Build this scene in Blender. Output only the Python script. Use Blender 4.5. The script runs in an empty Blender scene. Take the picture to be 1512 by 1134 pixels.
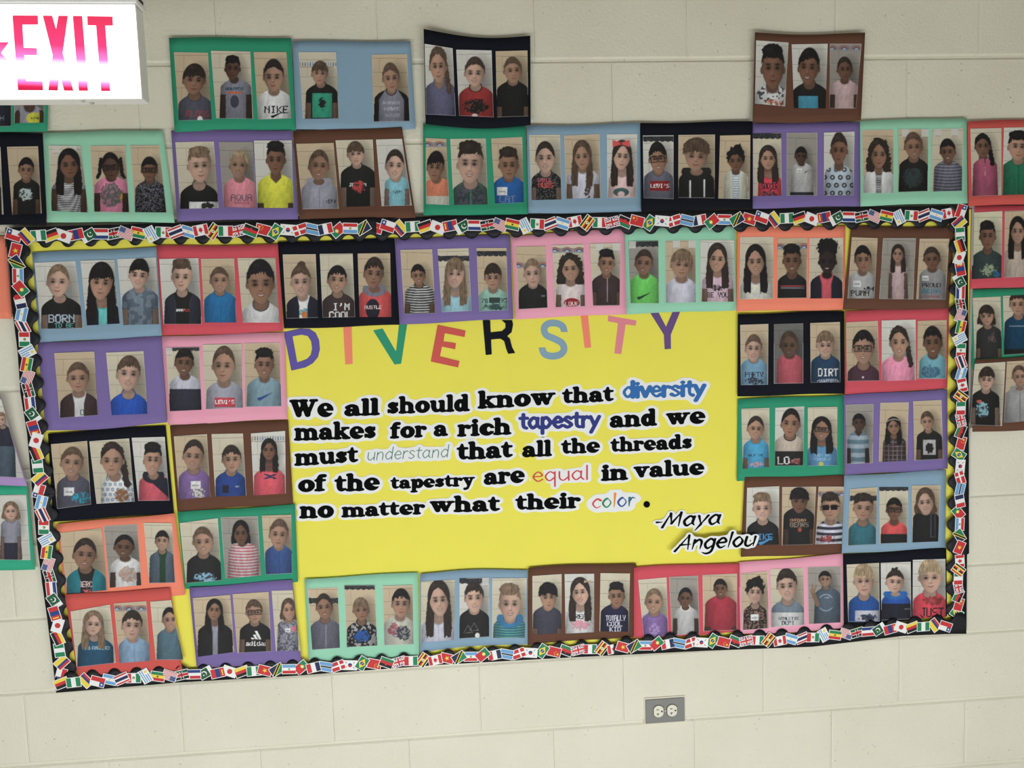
import bpy, math, random
import numpy as np
from mathutils import Matrix, Vector
random.seed(7); rng = np.random.default_rng(7)
D = bpy.data; SC = bpy.context.scene; COL = SC.collection
# ---------------------------------------------------------------- camera
F_PX = 1222.95; CAM = np.array([-0.25585, -2.22585, 2.235 - 0.63835])
YAW, PITCH, ROLL = -0.075843, -0.093671, -0.03108
def _rot():
    c, s = math.cos, math.sin
    Rz = np.array([[c(ROLL), -s(ROLL), 0], [s(ROLL), c(ROLL), 0], [0, 0, 1]])
    Rx = np.array([[1, 0, 0], [0, c(PITCH), -s(PITCH)], [0, s(PITCH), c(PITCH)]])
    Ry = np.array([[c(YAW), 0, s(YAW)], [0, 1, 0], [-s(YAW), 0, c(YAW)]])
    A = np.array([[1, 0, 0], [0, 0, -1], [0, 1, 0]])
    return A @ Ry @ Rx @ Rz
ROT = _rot()
cd = D.cameras.new('camera'); cam = D.objects.new('camera', cd); COL.objects.link(cam)
cd.sensor_width = 36; cd.lens = F_PX * 36 / 1512; cd.clip_start = .05
M4 = Matrix([list(ROT[i]) + [CAM[i]] for i in range(3)] + [[0, 0, 0, 1]])
cam.matrix_world = M4; SC.camera = cam
# ---------------------------------------------------------------- world, lights, exposure
SC.view_settings.view_transform = 'Standard'; SC.view_settings.look = 'None'
SC.view_settings.gamma = 1; SC.view_settings.exposure = 0.0; SC.view_settings.use_curve_mapping = False
wd = D.worlds.new('world'); SC.world = wd; wd.use_nodes = True
bg = wd.node_tree.nodes['Background']; bg.inputs[0].default_value = (1.0, .985, .90, 1); bg.inputs[1].default_value = .20
def area(name, loc, target, sx, sy, power, col):
    l = D.lights.new(name, 'AREA'); l.shape = 'RECTANGLE'; l.size = sx; l.size_y = sy; l.energy = power; l.color = col
    o = D.objects.new(name, l); COL.objects.link(o); o.location = loc
    o.rotation_euler = (Vector(target) - Vector(loc)).to_track_quat('-Z', 'Y').to_euler(); return o
area('low_fill_light', (-.2, -2.6, .22), (-.2, 0, .16), 4.6, .8, 86, (.965, .995, 1.03))  # added fill light behind the camera, set low to brighten the lower wall
area('ceiling_lamp_light', (1.2, -2.6, 2.6), (.9, 0, .6), 1.2, .6, 5, (1, .93, .82))
# ---------------------------------------------------------------- sheets and the photographs glued on them
# @ crop colour | 4 corners (TL TR BR BL) | bow top, bow bottom, layer, lift | label
# = 4 corners | backdrop | head cx top chin halfwidth | skin hair style | neck shoulder centre | shirt | extras
SHEETS = r'''
@ A green |-350 210 250 205 240 665 -355 680|0 0 0 6|green sheet of photos partly hidden behind the lit exit sign
= -120 300 60 298 57 640 -115 645|g|-30 330 440 45|3 d s|445 85 -30|334|sc:9ab:-20:600:80:26
= 76 296 230 296 223 622 72 625|g|150 340 540 50|4 d s|545 75 150|aab|gr:e:dd4:175:600:42:30 a560 sc:442:178:600:40:12
@ A green |857 190 1477 192 1500 660 886 668|0 0 1 7|dark green sheet in the top row, right boy in a white sports shirt
= 883 265 1055 268 1073 608 907 612|t|985 325 480 55|3 d f|492 85 990|556|tx:FLOSS:a44:1003:577:30 gr:e:eee:1015:605:14:16
= 1070 257 1270 262 1285 603 1097 600|c|1180 283 405 38|5 k q|408 78 1197|889|a480 tx:WAKANDA:356:1190:450:16 gr:r:d64:1188:470:38:5 gr:e:445:1190:515:22:32
= 1287 264 1453 264 1477 600 1310 606|t|1388 302 465 50|2 k z|466 88 1392|eee|tx:NIKE:222:1402:556:38 sw:222:1405:582:62
@ B blue |110 208 708 210 735 655 127 655|0 6 0 8|grey-blue sheet in the top row with two photos and an empty middle
= 140 265 330 265 346 600 163 603|c|248 310 430 40|2 b f|432 80 258|222|a520 fg:325 gr:r:3a8:260:535:50:62 gr:n:222:262:525:16:24
= 512 278 690 275 706 615 520 618|t|610 320 468 42|2 b z|462 86 612|889|sl:222 co:222 sc:bbc:612:522:92:16 sc:bbc:612:552:84:18 sc:bbc:617:585:76:14
@ B black |775 148 1316 183 1318 636 785 630|22 17 1 16|black sheet of three photos in the top row with curling corners
= 780 222 922 245 938 588 788 580|w|848 240 420 42|2 b P|420 75 860|668|vn co:557
= 940 252 1120 256 1130 595 955 587|w|1035 290 440 50|1 d z|445 88 1042|a33|co:222 S gr:n:222:1040:540:62:36 gr:e:eee:1035:585:15:8
= 1140 260 1302 256 1306 590 1148 595|t|1228 290 422 45|2 b z|420 82 1228|222|a540
@ D brown |147 166 706 166 685 612 135 622|8 4 1 15|brown sheet of three photos alone at the top right of the wall
= 153 205 317 216 300 540 147 525|w|238 227 452 57|4 k q|445 85 232|ddd|pt:333:16 sc:d75:250:520:90:28
= 333 225 516 222 505 550 345 548|w|420 245 430 52|4 k s|432 90 425|222|gr:r:49b:417:520:50:33 S
= 527 222 688 222 660 550 525 550|g|603 290 410 38|4 d p|412 72 600|dbb|rb:240 a480
@ A black |-330 672 217 676 236 1140 -310 1145|0 0 0 4|black sheet of photos at the left picture edge below the exit sign
= 35 745 193 742 212 1083 62 1090|t|133 800 915 38|3 k s|915 66 135|222|a1010 gr:n:bcc:130:985:36:30 S
= -160 748 2 746 18 1088 -145 1090|c|-70 800 920 40|3 k s|920 75 -70|222|a1200
@ A mint |217 672 826 660 886 1128 240 1126|0 0 1 6|pale mint sheet of three photos, a girl in a striped off-shoulder top
= 247 737 410 740 447 1078 262 1070|c|350 757 905 50|4 k X|915 88 350|ddd|st:334:9 tg:285 tg:370 a960
= 457 740 635 738 657 1078 478 1075|t|562 775 915 46|5 k B|905 85 565|e8a|G a980 gr:n:666:565:990:58:60 gr:e:da3:618:1000:8:18
= 660 738 808 737 846 1078 685 1077|t|758 797 920 40|4 k s|922 76 763|222|G vn pt:889:6
@ A purple |868 660 1480 660 1512 1110 900 1122|0 0 0 7|purple sheet above the board with a boy in bright yellow
= 890 722 1085 718 1110 1055 915 1060|c|1012 745 925 58|1 l q|945 95 1010|222|gr:r:eee:1035:1042:75:18 gr:n:333:1050:1045:30:14
= 1110 720 1283 720 1300 1055 1135 1050|g|1212 765 905 46|2 y p|908 82 1218|f9a|S tx:AQUA:867:1225:1003:34 sc:a67:1225:1030:80:12
= 1288 713 1480 712 1490 1055 1305 1055|w|1400 718 888 47|4 k q|895 92 1400|ee4|vn a1030
@ B brown |113 665 665 645 735 1105 145 1112|0 0 1 7|brown sheet above the board, middle boy in a black basketball tee
= 128 730 318 725 345 1058 160 1062|t|242 762 915 50|3 b p|922 90 245|aab|hd:99a zp:778 sc:445:305:1020:50:22 S
= 328 712 517 708 533 1045 362 1050|c|430 718 840 42|1 b f|842 88 443|222|a950 tx:JORDAN:eee:440:937:18 gr:n:c44:445:950:32:28
= 533 708 665 704 715 1042 562 1046|w|628 760 912 46|1 d p|905 62 640|8cd|a960 S sc:246:640:975:50:14
@ B green |772 627 1293 640 1304 1088 775 1094|0 0 1 7|green sheet below the curling black one, middle boy with spiky hair and camouflage jacket
= 785 700 890 705 905 1040 788 1035|t|835 768 918 42|3 k f|912 70 845|e86|rb:728 lo:ddc:995
= 910 705 1090 703 1102 1037 927 1040|c|1012 718 930 64|1 d q|935 92 1012|556|pt:344:22 zp:4a7 S sl:465
= 1118 703 1275 695 1283 1028 1138 1035|t|1207 748 912 49|3 d q|905 80 1207|26b|bd:1173:970:26 tx:LAT:78a:1200:1010:34
@ C blue |62 640 635 625 643 1078 68 1084|0 0 0 7|grey-blue sheet above the board, right girl wearing a big red hair bow
= 72 685 230 683 238 1012 85 1015|c|155 720 878 48|1 d p|880 74 160|222|S a950 tx:SMILE:c56:150:915:18 tx:NUBS:d55:158:940:24 pt:666:10
= 250 688 430 680 438 1005 262 1008|t|342 715 860 42|2 b X|862 82 347|dde|a935 gr:n:544:370:960:14:46
= 467 682 622 680 615 1002 470 1005|w|545 715 862 44|1 d X|880 68 545|ecc|bow:e55:540:728 gr:e:466:540:975:40:22 gr:e:ecc:540:985:18:14
@ C black |637 625 1207 615 1207 1058 643 1070|0 0 1 7|black sheet above the board with a boy in glasses and a grey logo shirt
= 650 688 806 687 806 1010 655 1005|w|727 722 882 44|3 k s|872 74 730|667|G S tg:670 dk:705 gr:r:922:737:943:50:25 tx:LEVI'S:eee:737:943:20
= 831 685 1016 683 1014 1005 830 1003|t|922 700 868 58|2 b m|872 90 922|222|hd:222 gr:r:eee:890:960:4:45 gr:r:eee:962:955:4:45
= 1042 688 1196 685 1193 1010 1033 1007|t|1122 750 870 38|4 k c|872 58 1122|9bc|st:eef:12 jk:ddc:.5
@ D purple |135 625 680 618 680 1045 135 1058|0 0 0 7|purple sheet above the board with a girl in a red soccer tank top
= 137 678 280 675 283 992 138 995|c|213 740 860 40|2 d X|890 58 222|e45|dk:690 tx:SOCCER:223:222:945:32 gr:n:534:222:985:38:18
= 308 675 463 673 462 992 308 992|g|380 745 835 30|5 k s|832 54 385|ccc|lo:334:975 bd:371:865:12 sw:222:410:870:24
= 497 673 652 668 647 990 497 992|w|573 680 835 42|4 d M|848 72 573|bcd|dt:333:40
@ D mint |680 612 1222 597 1225 1030 682 1045|0 0 1 7|pale mint sheet above the board, girl in a white denim jacket at its left
= 690 660 852 657 850 980 695 980|t|775 705 855 42|3 d C|865 78 775|334|st:ccc:9 jk:eee:.35
= 876 655 1027 655 1023 970 873 975|t|952 672 808 45|3 b z|810 73 952|222|tg:910 tg:1010 gr:n:344:950:900:50:50 S
= 1047 655 1203 650 1198 968 1040 972|c|1125 705 825 38|4 k s|822 72 1128|889|st:556:16 tg:1075 tg:1160 S
@ D salmon |1226 615 1770 600 1770 1030 1230 1045|0 0 1 7|orange-red sheet at the upper right picture edge with a boy in a green fleece
= 1240 653 1397 650 1397 990 1248 997|c|1302 680 800 38|4 k P|812 60 1315|b57|tx:67:eaa:1300:870:44 jk:b57:.1
= 1410 648 1575 645 1575 985 1402 990|w|1482 665 815 50|2 k q|818 88 1482|275|zp:153
@ H red |1240 52 1780 40 1775 450 1238 470|0 0 0 7|red sheet right of the board with a boy in a dark dinosaur tee
= 1252 83 1402 75 1397 412 1247 420|y|1327 125 270 40|4 k q|280 82 1327|344|gr:n:9a8:1335:375:42:30 gr:n:37a:1370:395:22:14
= 1415 75 1580 70 1575 405 1412 412|t|1480 105 240 37|2 k X|262 72 1480|cba|S
@ H green |1243 475 1790 455 1790 860 1250 880|0 0 0 5|green sheet right of the board, long-haired girl in a black shirt
= 1252 515 1393 508 1400 815 1262 825|c|1322 553 655 36|2 d Lf|662 64 1335|333|a770 gr:n:655:1350:720:14:24
= 1405 505 1575 498 1570 795 1412 805|c|1482 480 605 42|2 d s|612 72 1485|146|gr:r:9ab:1485:658:48:2 lo:222:775
@ H brown |1265 830 1790 790 1790 1175 1250 1196|0 0 2 12|brown sheet right of the board, lowest of the column at the right edge
= 1262 850 1418 840 1400 1165 1237 1160|c|1322 865 985 39|1 d f|988 72 1315|222|a1070 gr:n:8bc:1300:1082:32:40 gr:e:c65:1285:1040:14:8
= 1425 838 1585 830 1580 1135 1410 1150|t|1490 858 962 37|2 b p|975 78 1490|aaa|hd:999 zp:667
@ E orange |-420 215 28 200 60 620 -400 625|0 0 0 4|blank orange sheet end at the left picture edge beside the flag border
@ I lilac |-450 110 0 95 138 540 -420 528|0 0 1 18|lilac sheet curling off the wall at the left picture edge
= -170 112 6 102 118 500 -60 492|w|5 168 235 26|1 l s|245 48 25|334|lo:567:340
@ I teal |-420 530 138 535 178 965 -400 975|0 0 0 9|teal green sheet left of the board with a standing little girl in grey
= -90 590 133 585 155 918 -60 915|w|55 622 712 36|1 l L|715 50 55|99a|lo:334:830 a800
@ E blue |162 285 793 258 822 708 200 742|0 0 0 4|grey-blue sheet at the board's top left corner with a dark-haired girl in the middle
= 175 337 382 328 423 668 208 673|w|295 347 510 56|1 l p|522 102 312|222|a600 tx:BORN:bcd:312:620:42 tx:TO BE:6aa:325:655:24
= 408 326 580 322 608 645 440 655|w|515 338 525 57|2 k Xf|545 86 522|6cc|jk:223:.5
= 595 318 790 310 810 648 625 653|w|705 315 470 48|1 k f|472 92 712|789|S a570 pt:567:34
@ E red |793 250 1410 245 1437 685 825 708|0 0 1 4|red sheet in the board's top row, its right boy large with a striped collar
= 808 318 1006 313 1025 648 830 648|w|922 317 482 50|1 b q|492 90 927|222|jk:334:.75 tx:TOMMY:eee:905:578:15 tx:HILF:c44:955:577:15 tx:87:eee:1003:575:28 sc:eee:1003:625:36:20
= 1020 317 1188 315 1200 640 1037 640|t|1113 360 488 46|2 b z|490 82 1118|27b|S zp:169
= 1205 313 1397 312 1418 640 1232 640|c|1322 322 545 68|3 k s|552 98 1325|eee|co:334 S st:ccc:9
@ F black |35 232 627 213 652 652 67 672|0 0 0 4|black sheet in the board's top row, middle child in a shirt with big white slogan
= 60 295 227 293 240 615 78 620|t|153 350 510 50|1 b M|512 84 165|eee|jk:223:.5 S gr:n:4ab:190:590:42:26 gr:e:d73:170:600:14:18
= 248 292 415 290 427 612 263 615|c|335 352 490 47|2 k s|500 82 343|433|S tx:I'M:eee:357:560:36 tx:COOL:eee:352:602:36
= 440 290 605 288 612 612 450 612|t|522 310 465 48|3 d s|472 84 530|e55|hd:778 gr:e:223:517:572:36:52 tx:HUSTLE:ecc:518:562:18
@ F purple |628 215 1213 193 1230 622 653 650|0 0 1 4|purple sheet in the board's top row, wavy-haired girl in light blue in the middle
= 657 272 818 268 835 593 677 597|t|748 345 450 35|3 k s|452 74 755|222|st:ccc:13 a545 S
= 845 267 1003 262 1018 580 868 588|c|935 315 465 46|1 l Xf|492 78 940|9cd|dk:315 S
= 1043 262 1195 262 1203 577 1057 583|t|1127 340 472 42|2 d f|475 74 1128|9cb|dk:290 gr:r:344:1135:527:28:14 tx:78:244:1085:530:22 tx:95:244:1182:527:22 gr:n:355:1130:560:50:16
@ G pink |-19 200 557 160 568 596 3 622|0 0 0 4|pink sheet in the board's top row, curly-haired girl in a heart tee
= 5 255 157 252 167 565 20 573|t|92 317 460 44|1 l z|452 72 93|222|rb:345 gr:r:99a:145:505:10:3
= 190 248 350 243 357 557 205 563|c|283 293 430 46|2 d C|440 74 285|edd|rb:268 a500 gr:e:a23:290:540:40:24 tx:LOVE:ecc:290:545:22 S
= 380 240 537 236 533 553 398 555|c|466 268 400 40|3 k q|402 74 466|433|S a485 tg:430 tg:515 gr:r:aaa:470:475:2:60
@ G mint |557 165 1118 148 1125 577 568 597|0 0 1 4|mint sheet in the board's top row with a boy in lime green
= 577 228 728 225 732 543 587 543|g|655 270 400 44|3 d z|402 72 658|7e6|dk:242 tg:597 S sw:243:655:505:70
= 764 225 918 222 920 537 767 540|t|848 268 415 54|2 l f|422 78 845|dde|tg:820 tg:900
= 942 222 1113 222 1115 535 942 535|w|1028 240 385 44|2 d X|394 78 1030|dbc|S a470 gr:n:434:1028:465:24:14 tx:BE YOU:334:1030:500:26
@ H orange |57 155 606 150 603 575 53 583|0 0 0 4|orange sheet in the board's top row, girl in a white top at its left
= 73 207 240 205 240 520 67 522|c|150 247 400 46|2 k X|425 80 152|ddd|S pt:eec:20
= 263 212 412 210 410 515 260 517|t|335 243 395 45|4 k q|402 73 335|222|rb:250 S gr:r:b44:338:455:60:3 gr:r:889:338:465:60:3
= 424 212 594 210 592 517 420 518|c|515 262 390 44|6 k A|402 80 510|d56|jk:223:.6 S
@ H brown |635 150 1160 155 1130 570 593 577|0 0 1 4|brown sheet at the board's top right corner, long-haired girl in pale pink
= 638 207 770 212 752 518 617 518|t|695 250 385 41|3 k s|387 66 690|bbb|bd:665:443:20 tx:PUMA:222:680:490:30 gr:n:223:722:470:22:10
= 797 212 963 212 950 522 777 520|g|873 245 335 30|2 d X|342 46 873|dbb|a390
= 983 215 1133 215 1113 523 965 522|t|1045 257 370 41|4 d z|372 66 1048|999|bd:1012:415:16 tx:PROUD:334:1042:450:24 tx:BEING:38a:1042:480:22 sc:a55:1042:508:80:12
@ E purple |190 745 820 710 847 1148 232 1190|0 8 1 5|purple sheet on the left of the board with only two photos of boys
= 275 795 478 787 497 1110 303 1125|t|397 843 993 55|2 b z|1003 95 402|ddd|jk:433:.5 tx:OT:377:430:1095:30
= 538 793 728 785 750 1103 567 1110|c|652 810 985 58|1 b s|1008 95 652|25c|S
@ E pink |820 710 1443 690 1458 1130 852 1160|0 0 0 4|pink sheet left of the purple letter D, middle girl in a grey logo tee
= 842 768 1012 765 1022 1083 862 1090|c|935 772 910 46|4 k s|916 80 942|ccd|dk:770 S lo:334:977 tg:856
= 1028 752 1225 748 1233 1072 1043 1080|c|1135 762 942 56|2 b p|948 92 1140|aab|gr:r:d45:1140:1045:52:24 tx:LEVI'S:fff:1140:1043:20
= 1238 745 1420 742 1427 1065 1245 1068|t|1342 770 925 47|3 k q|926 88 1342|8ab|S sw:259:1345:1015:80
@ I black |243 275 840 232 883 680 270 722|0 0 0 4|black sheet on the left of the board below the two-photo purple one
= 258 330 442 313 462 635 290 658|t|365 345 495 56|2 b z|498 86 375|556|bd:350:570:26 gr:n:2ac:410:600:44:26 S
= 453 315 655 300 683 620 490 632|c|570 320 490 56|2 d P|498 82 597|eee|dt:68a:26 gr:n:964:618:590:36:34
= 668 297 836 292 860 615 702 617|w|775 322 488 45|2 k q|490 76 782|d56|S co:222 hd:223 dg:223
@ I brown |862 232 1462 205 1487 632 900 670|0 0 1 4|brown sheet on the left of the board, long-haired girl in a coral hoodie
= 882 290 1050 278 1068 597 908 610|t|982 308 460 52|2 d p|466 78 985|86a|bd:993:537:25 gr:n:ddc:1005:575:36:26 S
= 1073 278 1233 275 1250 590 1093 595|c|1175 335 472 47|2 d s|476 76 1170|249|gr:r:223:1145:557:16:20 sc:abc:1203:545:30:10
= 1273 275 1447 262 1450 580 1288 590|w|1365 303 410 36|4 k X|455 78 1367|e56|fg:300 ua:235:1372:493
@ I orange |285 735 885 680 940 1095 335 1130|0 0 2 5|orange sheet on the lower left of the board with a girl in a teal jacket
= 303 780 515 755 545 1070 340 1090|t|430 808 965 58|3 d p|968 98 438|222|jk:289:.6 S tx:ABERCROM:dbb:452:1040:30 gr:n:d66:455:1070:34:9
= 525 745 697 735 718 1045 555 1058|g|630 790 905 50|4 k p|912 80 640|eee|S a980 gr:n:b98:650:990:44:40
= 728 728 873 730 888 1032 757 1035|c|822 768 870 34|2 k s|876 64 825|243|jk:567:.5 S
@ I green |900 675 1497 635 1512 1030 940 1065|0 6 1 6|green sheet on the lower left of the board, middle child in a pink striped top
= 912 730 1105 705 1125 1020 943 1035|c|1030 750 890 50|2 b z|895 86 1035|222|S gr:n:8bd:1045:1005:50:22
= 1120 700 1308 695 1325 995 1143 1013|g|1222 718 838 38|4 k L|835 76 1235|ddd|st:d67:15
= 1328 692 1478 687 1483 985 1348 992|t|1415 710 858 47|2 b z|852 70 1415|359|co:358 zp:346
@ M salmon |328 255 862 222 925 640 395 668|0 0 4 8|red-orange sheet in the board's bottom left corner
= 358 340 558 305 588 600 390 622|c|473 338 460 46|1 l X|478 90 485|257|tx:SAN FRANCISCO:9bc:492:525:18
= 578 300 742 288 763 590 607 602|t|670 335 482 50|1 d s|482 78 680|8ac|rb:320 co:79b zp:68a
= 762 290 868 282 930 585 790 585|c|862 320 438 38|2 k p|434 64 862|578|S
@ M purple |960 220 1482 178 1530 600 998 625|0 0 3 9|purple sheet at the lower left, middle boy with glasses and a three-bar logo tee
= 978 272 1168 255 1190 545 1005 570|t|1088 278 385 37|3 k X|402 86 1092|99a|jk:222:.3
= 1180 252 1363 240 1378 542 1205 550|t|1290 280 400 41|2 b s|402 78 1295|222|G a480 ad:eee:1302:465 tx:adidas:eee:1302:502:24
= 1378 235 1485 232 1525 540 1400 540|c|1465 275 385 34|2 b L|388 50 1460|99a|pt:556:12 bd:1460:435:13 gr:e:e78:1492:428:12:14 S
@ N mint |170 175 747 140 752 575 192 590|0 6 0 6|mint sheet in the board's bottom row, left girl in a zipped grey fleece
= 187 225 340 215 350 525 210 535|t|272 250 380 41|3 d p|386 76 277|667|dk:285 zp:99a S
= 372 208 527 207 540 513 385 522|t|458 270 388 40|3 l f|396 76 462|222|dk:215 pt:ccc:14 gr:n:25a:462:465:42:30
= 567 210 720 205 725 507 575 512|t|660 225 370 45|2 k s|372 78 650|ccb|gr:n:a56:625:430:28:34 gr:n:445:672:450:34:34
@ N blue |757 148 1303 128 1303 505 757 545|-9 -8 1 6|grey-blue sheet in the board's bottom row, left girl with long hair and white fleece
= 762 188 933 178 932 485 762 495|c|852 185 365 50|1 d X|382 85 848|ccd|zp:99a S
= 957 172 1108 168 1107 468 957 478|w|1032 190 345 47|1 d s|338 75 1032|222|S dk:185 tg:1090 tr:aaa:1015:425 gr:e:eee:1048:462:12:14
= 1123 172 1298 170 1290 475 1122 475|c|1213 200 390 54|1 l q|378 84 1213|368|st:5a9:13 hd:37a S
@ O brown |70 117 617 97 603 470 65 510|-5 -4 0 7|brown sheet in the board's bottom row, right boy in a navy slogan tee
= 90 160 238 150 237 450 90 458|c|170 193 335 41|2 k m|322 72 165|445|a425
= 253 150 403 148 403 445 258 452|w|332 170 310 44|1 d X|325 72 332|ddd|S bow:ca8:370:188:9 tx:REAL:333:344:366:24 gr:n:e9a:332:408:40:22 tg:280 tg:385
= 435 145 585 147 578 443 430 440|c|518 192 320 40|3 k q|312 70 507|224|tx:TOTALLY:dde:512:373:28 tx:COOL:dde:507:403:24 tx:KID:dde:510:430:24
@ O red |605 118 1140 98 1145 440 605 475|-7 4 1 7|red sheet in the board's bottom row with a boy in a red shirt
= 627 180 770 167 780 462 655 478|c|706 225 350 44|2 l p|352 66 710|86a|S gr:n:a8c:708:430:28:30
= 783 165 930 158 937 452 797 460|g|865 220 320 35|4 k p|322 64 868|ccc|a375 co:ddd
= 953 155 1128 148 1127 435 957 440|t|1044 175 270 33|4 k s|264 80 1047|b34|S a420
@ P pink |65 92 593 48 597 425 72 455|0 4 2 6|pink sheet in the board's bottom row with a boy raising two fingers
= 78 148 210 135 218 425 85 435|t|148 178 300 38|1 k c|314 58 148|322|pt:a87:9 bd:145:370:20 S a400
= 223 125 392 118 398 408 230 420|c|310 123 285 50|1 d s|292 82 313|789|lo:ddd:345 S tx:ATHLETIC:445:318:375:16 tx:DEPT:445:315:398:20
= 413 115 585 110 582 395 420 403|g|502 135 215 31|2 k s|222 64 515|567|S gr:e:9ab:507:295:42:44 gr:e:567:507:295:37:39 gr:r:567:507:295:44:24 sc:9ab:507:270:40:8 pc:440:235
@ P black |595 52 1118 18 1122 365 600 420|0 0 1 6|black sheet at the board's bottom right corner with three boys
= 612 102 777 93 780 390 620 393|c|700 97 260 50|1 y f|266 78 700|25a|gr:r:ccd:715:362:60:27 gr:n:334:725:370:40:16
= 785 93 937 88 940 378 788 385|w|857 130 245 45|1 d M|252 73 863|25b|hd:26b lo:223:300 gr:r:99a:920:327:14:2
= 948 78 1113 73 1115 370 947 375|w|1037 75 245 58|1 y f|252 84 1033|e45|tx:JUST:222:1045:345:50 gr:n:933:1050:285:50:20
@ H black |60 597 600 580 602 1000 58 1015|0 0 1 5|black sheet on the right of the board with a child in coral pink
= 72 652 215 647 213 955 76 957|t|140 702 838 41|1 b z|830 65 142|7ac|S tx:PARTY:334:143:903:26 gr:n:345:145:937:36:16
= 243 648 392 643 392 948 243 950|k|320 685 815 45|3 b p|808 66 325|e67|S
= 427 643 578 637 580 943 430 945|t|505 683 815 45|1 l f|812 73 505|246|S tx:DIRT:eee:518:893:40 sc:dde:518:935:108:16
@ H red |606 580 1133 563 1123 970 603 1002|0 6 0 5|red sheet on the right of the board with a boy in glasses and maroon polo
= 610 640 770 632 778 935 613 938|t|698 680 850 54|2 k s|862 80 697|534|G S co:423 gr:e:ddd:695:918:5:5
= 790 630 962 625 965 932 790 938|w|877 660 815 45|2 d P|818 82 872|f9b|S
= 973 632 1120 627 1117 925 970 925|t|1050 660 815 46|4 k s|808 68 1050|7bc|S gr:n:479:1040:890:50:30
@ L green |60 100 595 80 597 485 55 515|0 4 0 5|green sheet on the right of the board, all three girls, one wearing glasses
= 78 150 220 145 220 445 85 455|c|150 188 305 41|2 d p|312 64 152|4ad|S a400 tx:WALK THE:357:150:385:12 gr:n:cab:155:430:36:14
= 250 145 397 137 392 438 247 440|w|328 150 295 47|3 k p|292 74 320|cba|lo:222:365 tx:LO:eee:292:412:40 gr:n:a44:350:415:24:14 co:222
= 415 143 565 140 563 438 415 440|c|485 192 310 44|3 k X|328 74 488|59c|G S tx:JUST BE:9bd:487:385:14 tx:YOURSELF:9bd:487:405:14 gr:e:cc5:482:430:13:12
@ L purple |597 80 1123 50 1125 455 602 487|0 0 1 5|purple sheet on the right of the board, girl with white headband and plaid shirt
= 607 130 748 125 745 425 612 430|g|675 175 265 32|5 k s|272 54 670|abc|st:689:44 a350 vn
= 783 120 927 117 918 413 775 420|t|850 193 280 33|3 k X|292 58 855|433|ch:aaa:22 hb:ccc
= 950 112 1093 105 1102 405 955 412|t|1022 163 260 32|2 b s|264 64 1032|222|a355 gr:r:bbb:1032:345:32:38 gr:n:222:1035:350:20:24
@ L brown |95 498 597 487 590 885 75 903|0 0 2 5|brown sheet on the right of the board touching the white name cut-out
= 107 550 270 543 268 838 100 845|w|185 577 718 47|1 l q|724 80 187|222|S tx:NIKE:49d:185:800:32 sw:49d:205:820:80
= 285 547 457 545 442 838 283 843|t|372 550 680 42|4 k m|658 78 370|222|a760 tx:CHICAGO:b86:365:715:14 tx:BEARS:987:372:738:24 gr:e:a54:374:763:10:12
= 470 545 597 545 597 833 453 838|t|530 575 715 49|2 d q|724 70 530|dde|rb:578 Gs st:334:30 gr:n:a44:510:810:40:16
@ L blue |600 490 1117 460 1113 855 587 885|0 0 3 5|grey-blue sheet on the right of the board, child with dark sweater and sideways logo
= 630 558 767 547 762 838 615 845|t|697 580 715 49|2 d q|732 70 692|378|dk:605
= 777 547 925 547 920 830 780 835|c|853 602 715 39|4 k s|728 66 853|e55|dk:553 lo:222:785 G
= 942 540 1088 537 1078 823 945 828|t|1012 553 685 43|1 b L|674 66 1015|222|S gr:r:667:1050:740:12:62 gr:r:222:1050:740:9:59
'''
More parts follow.
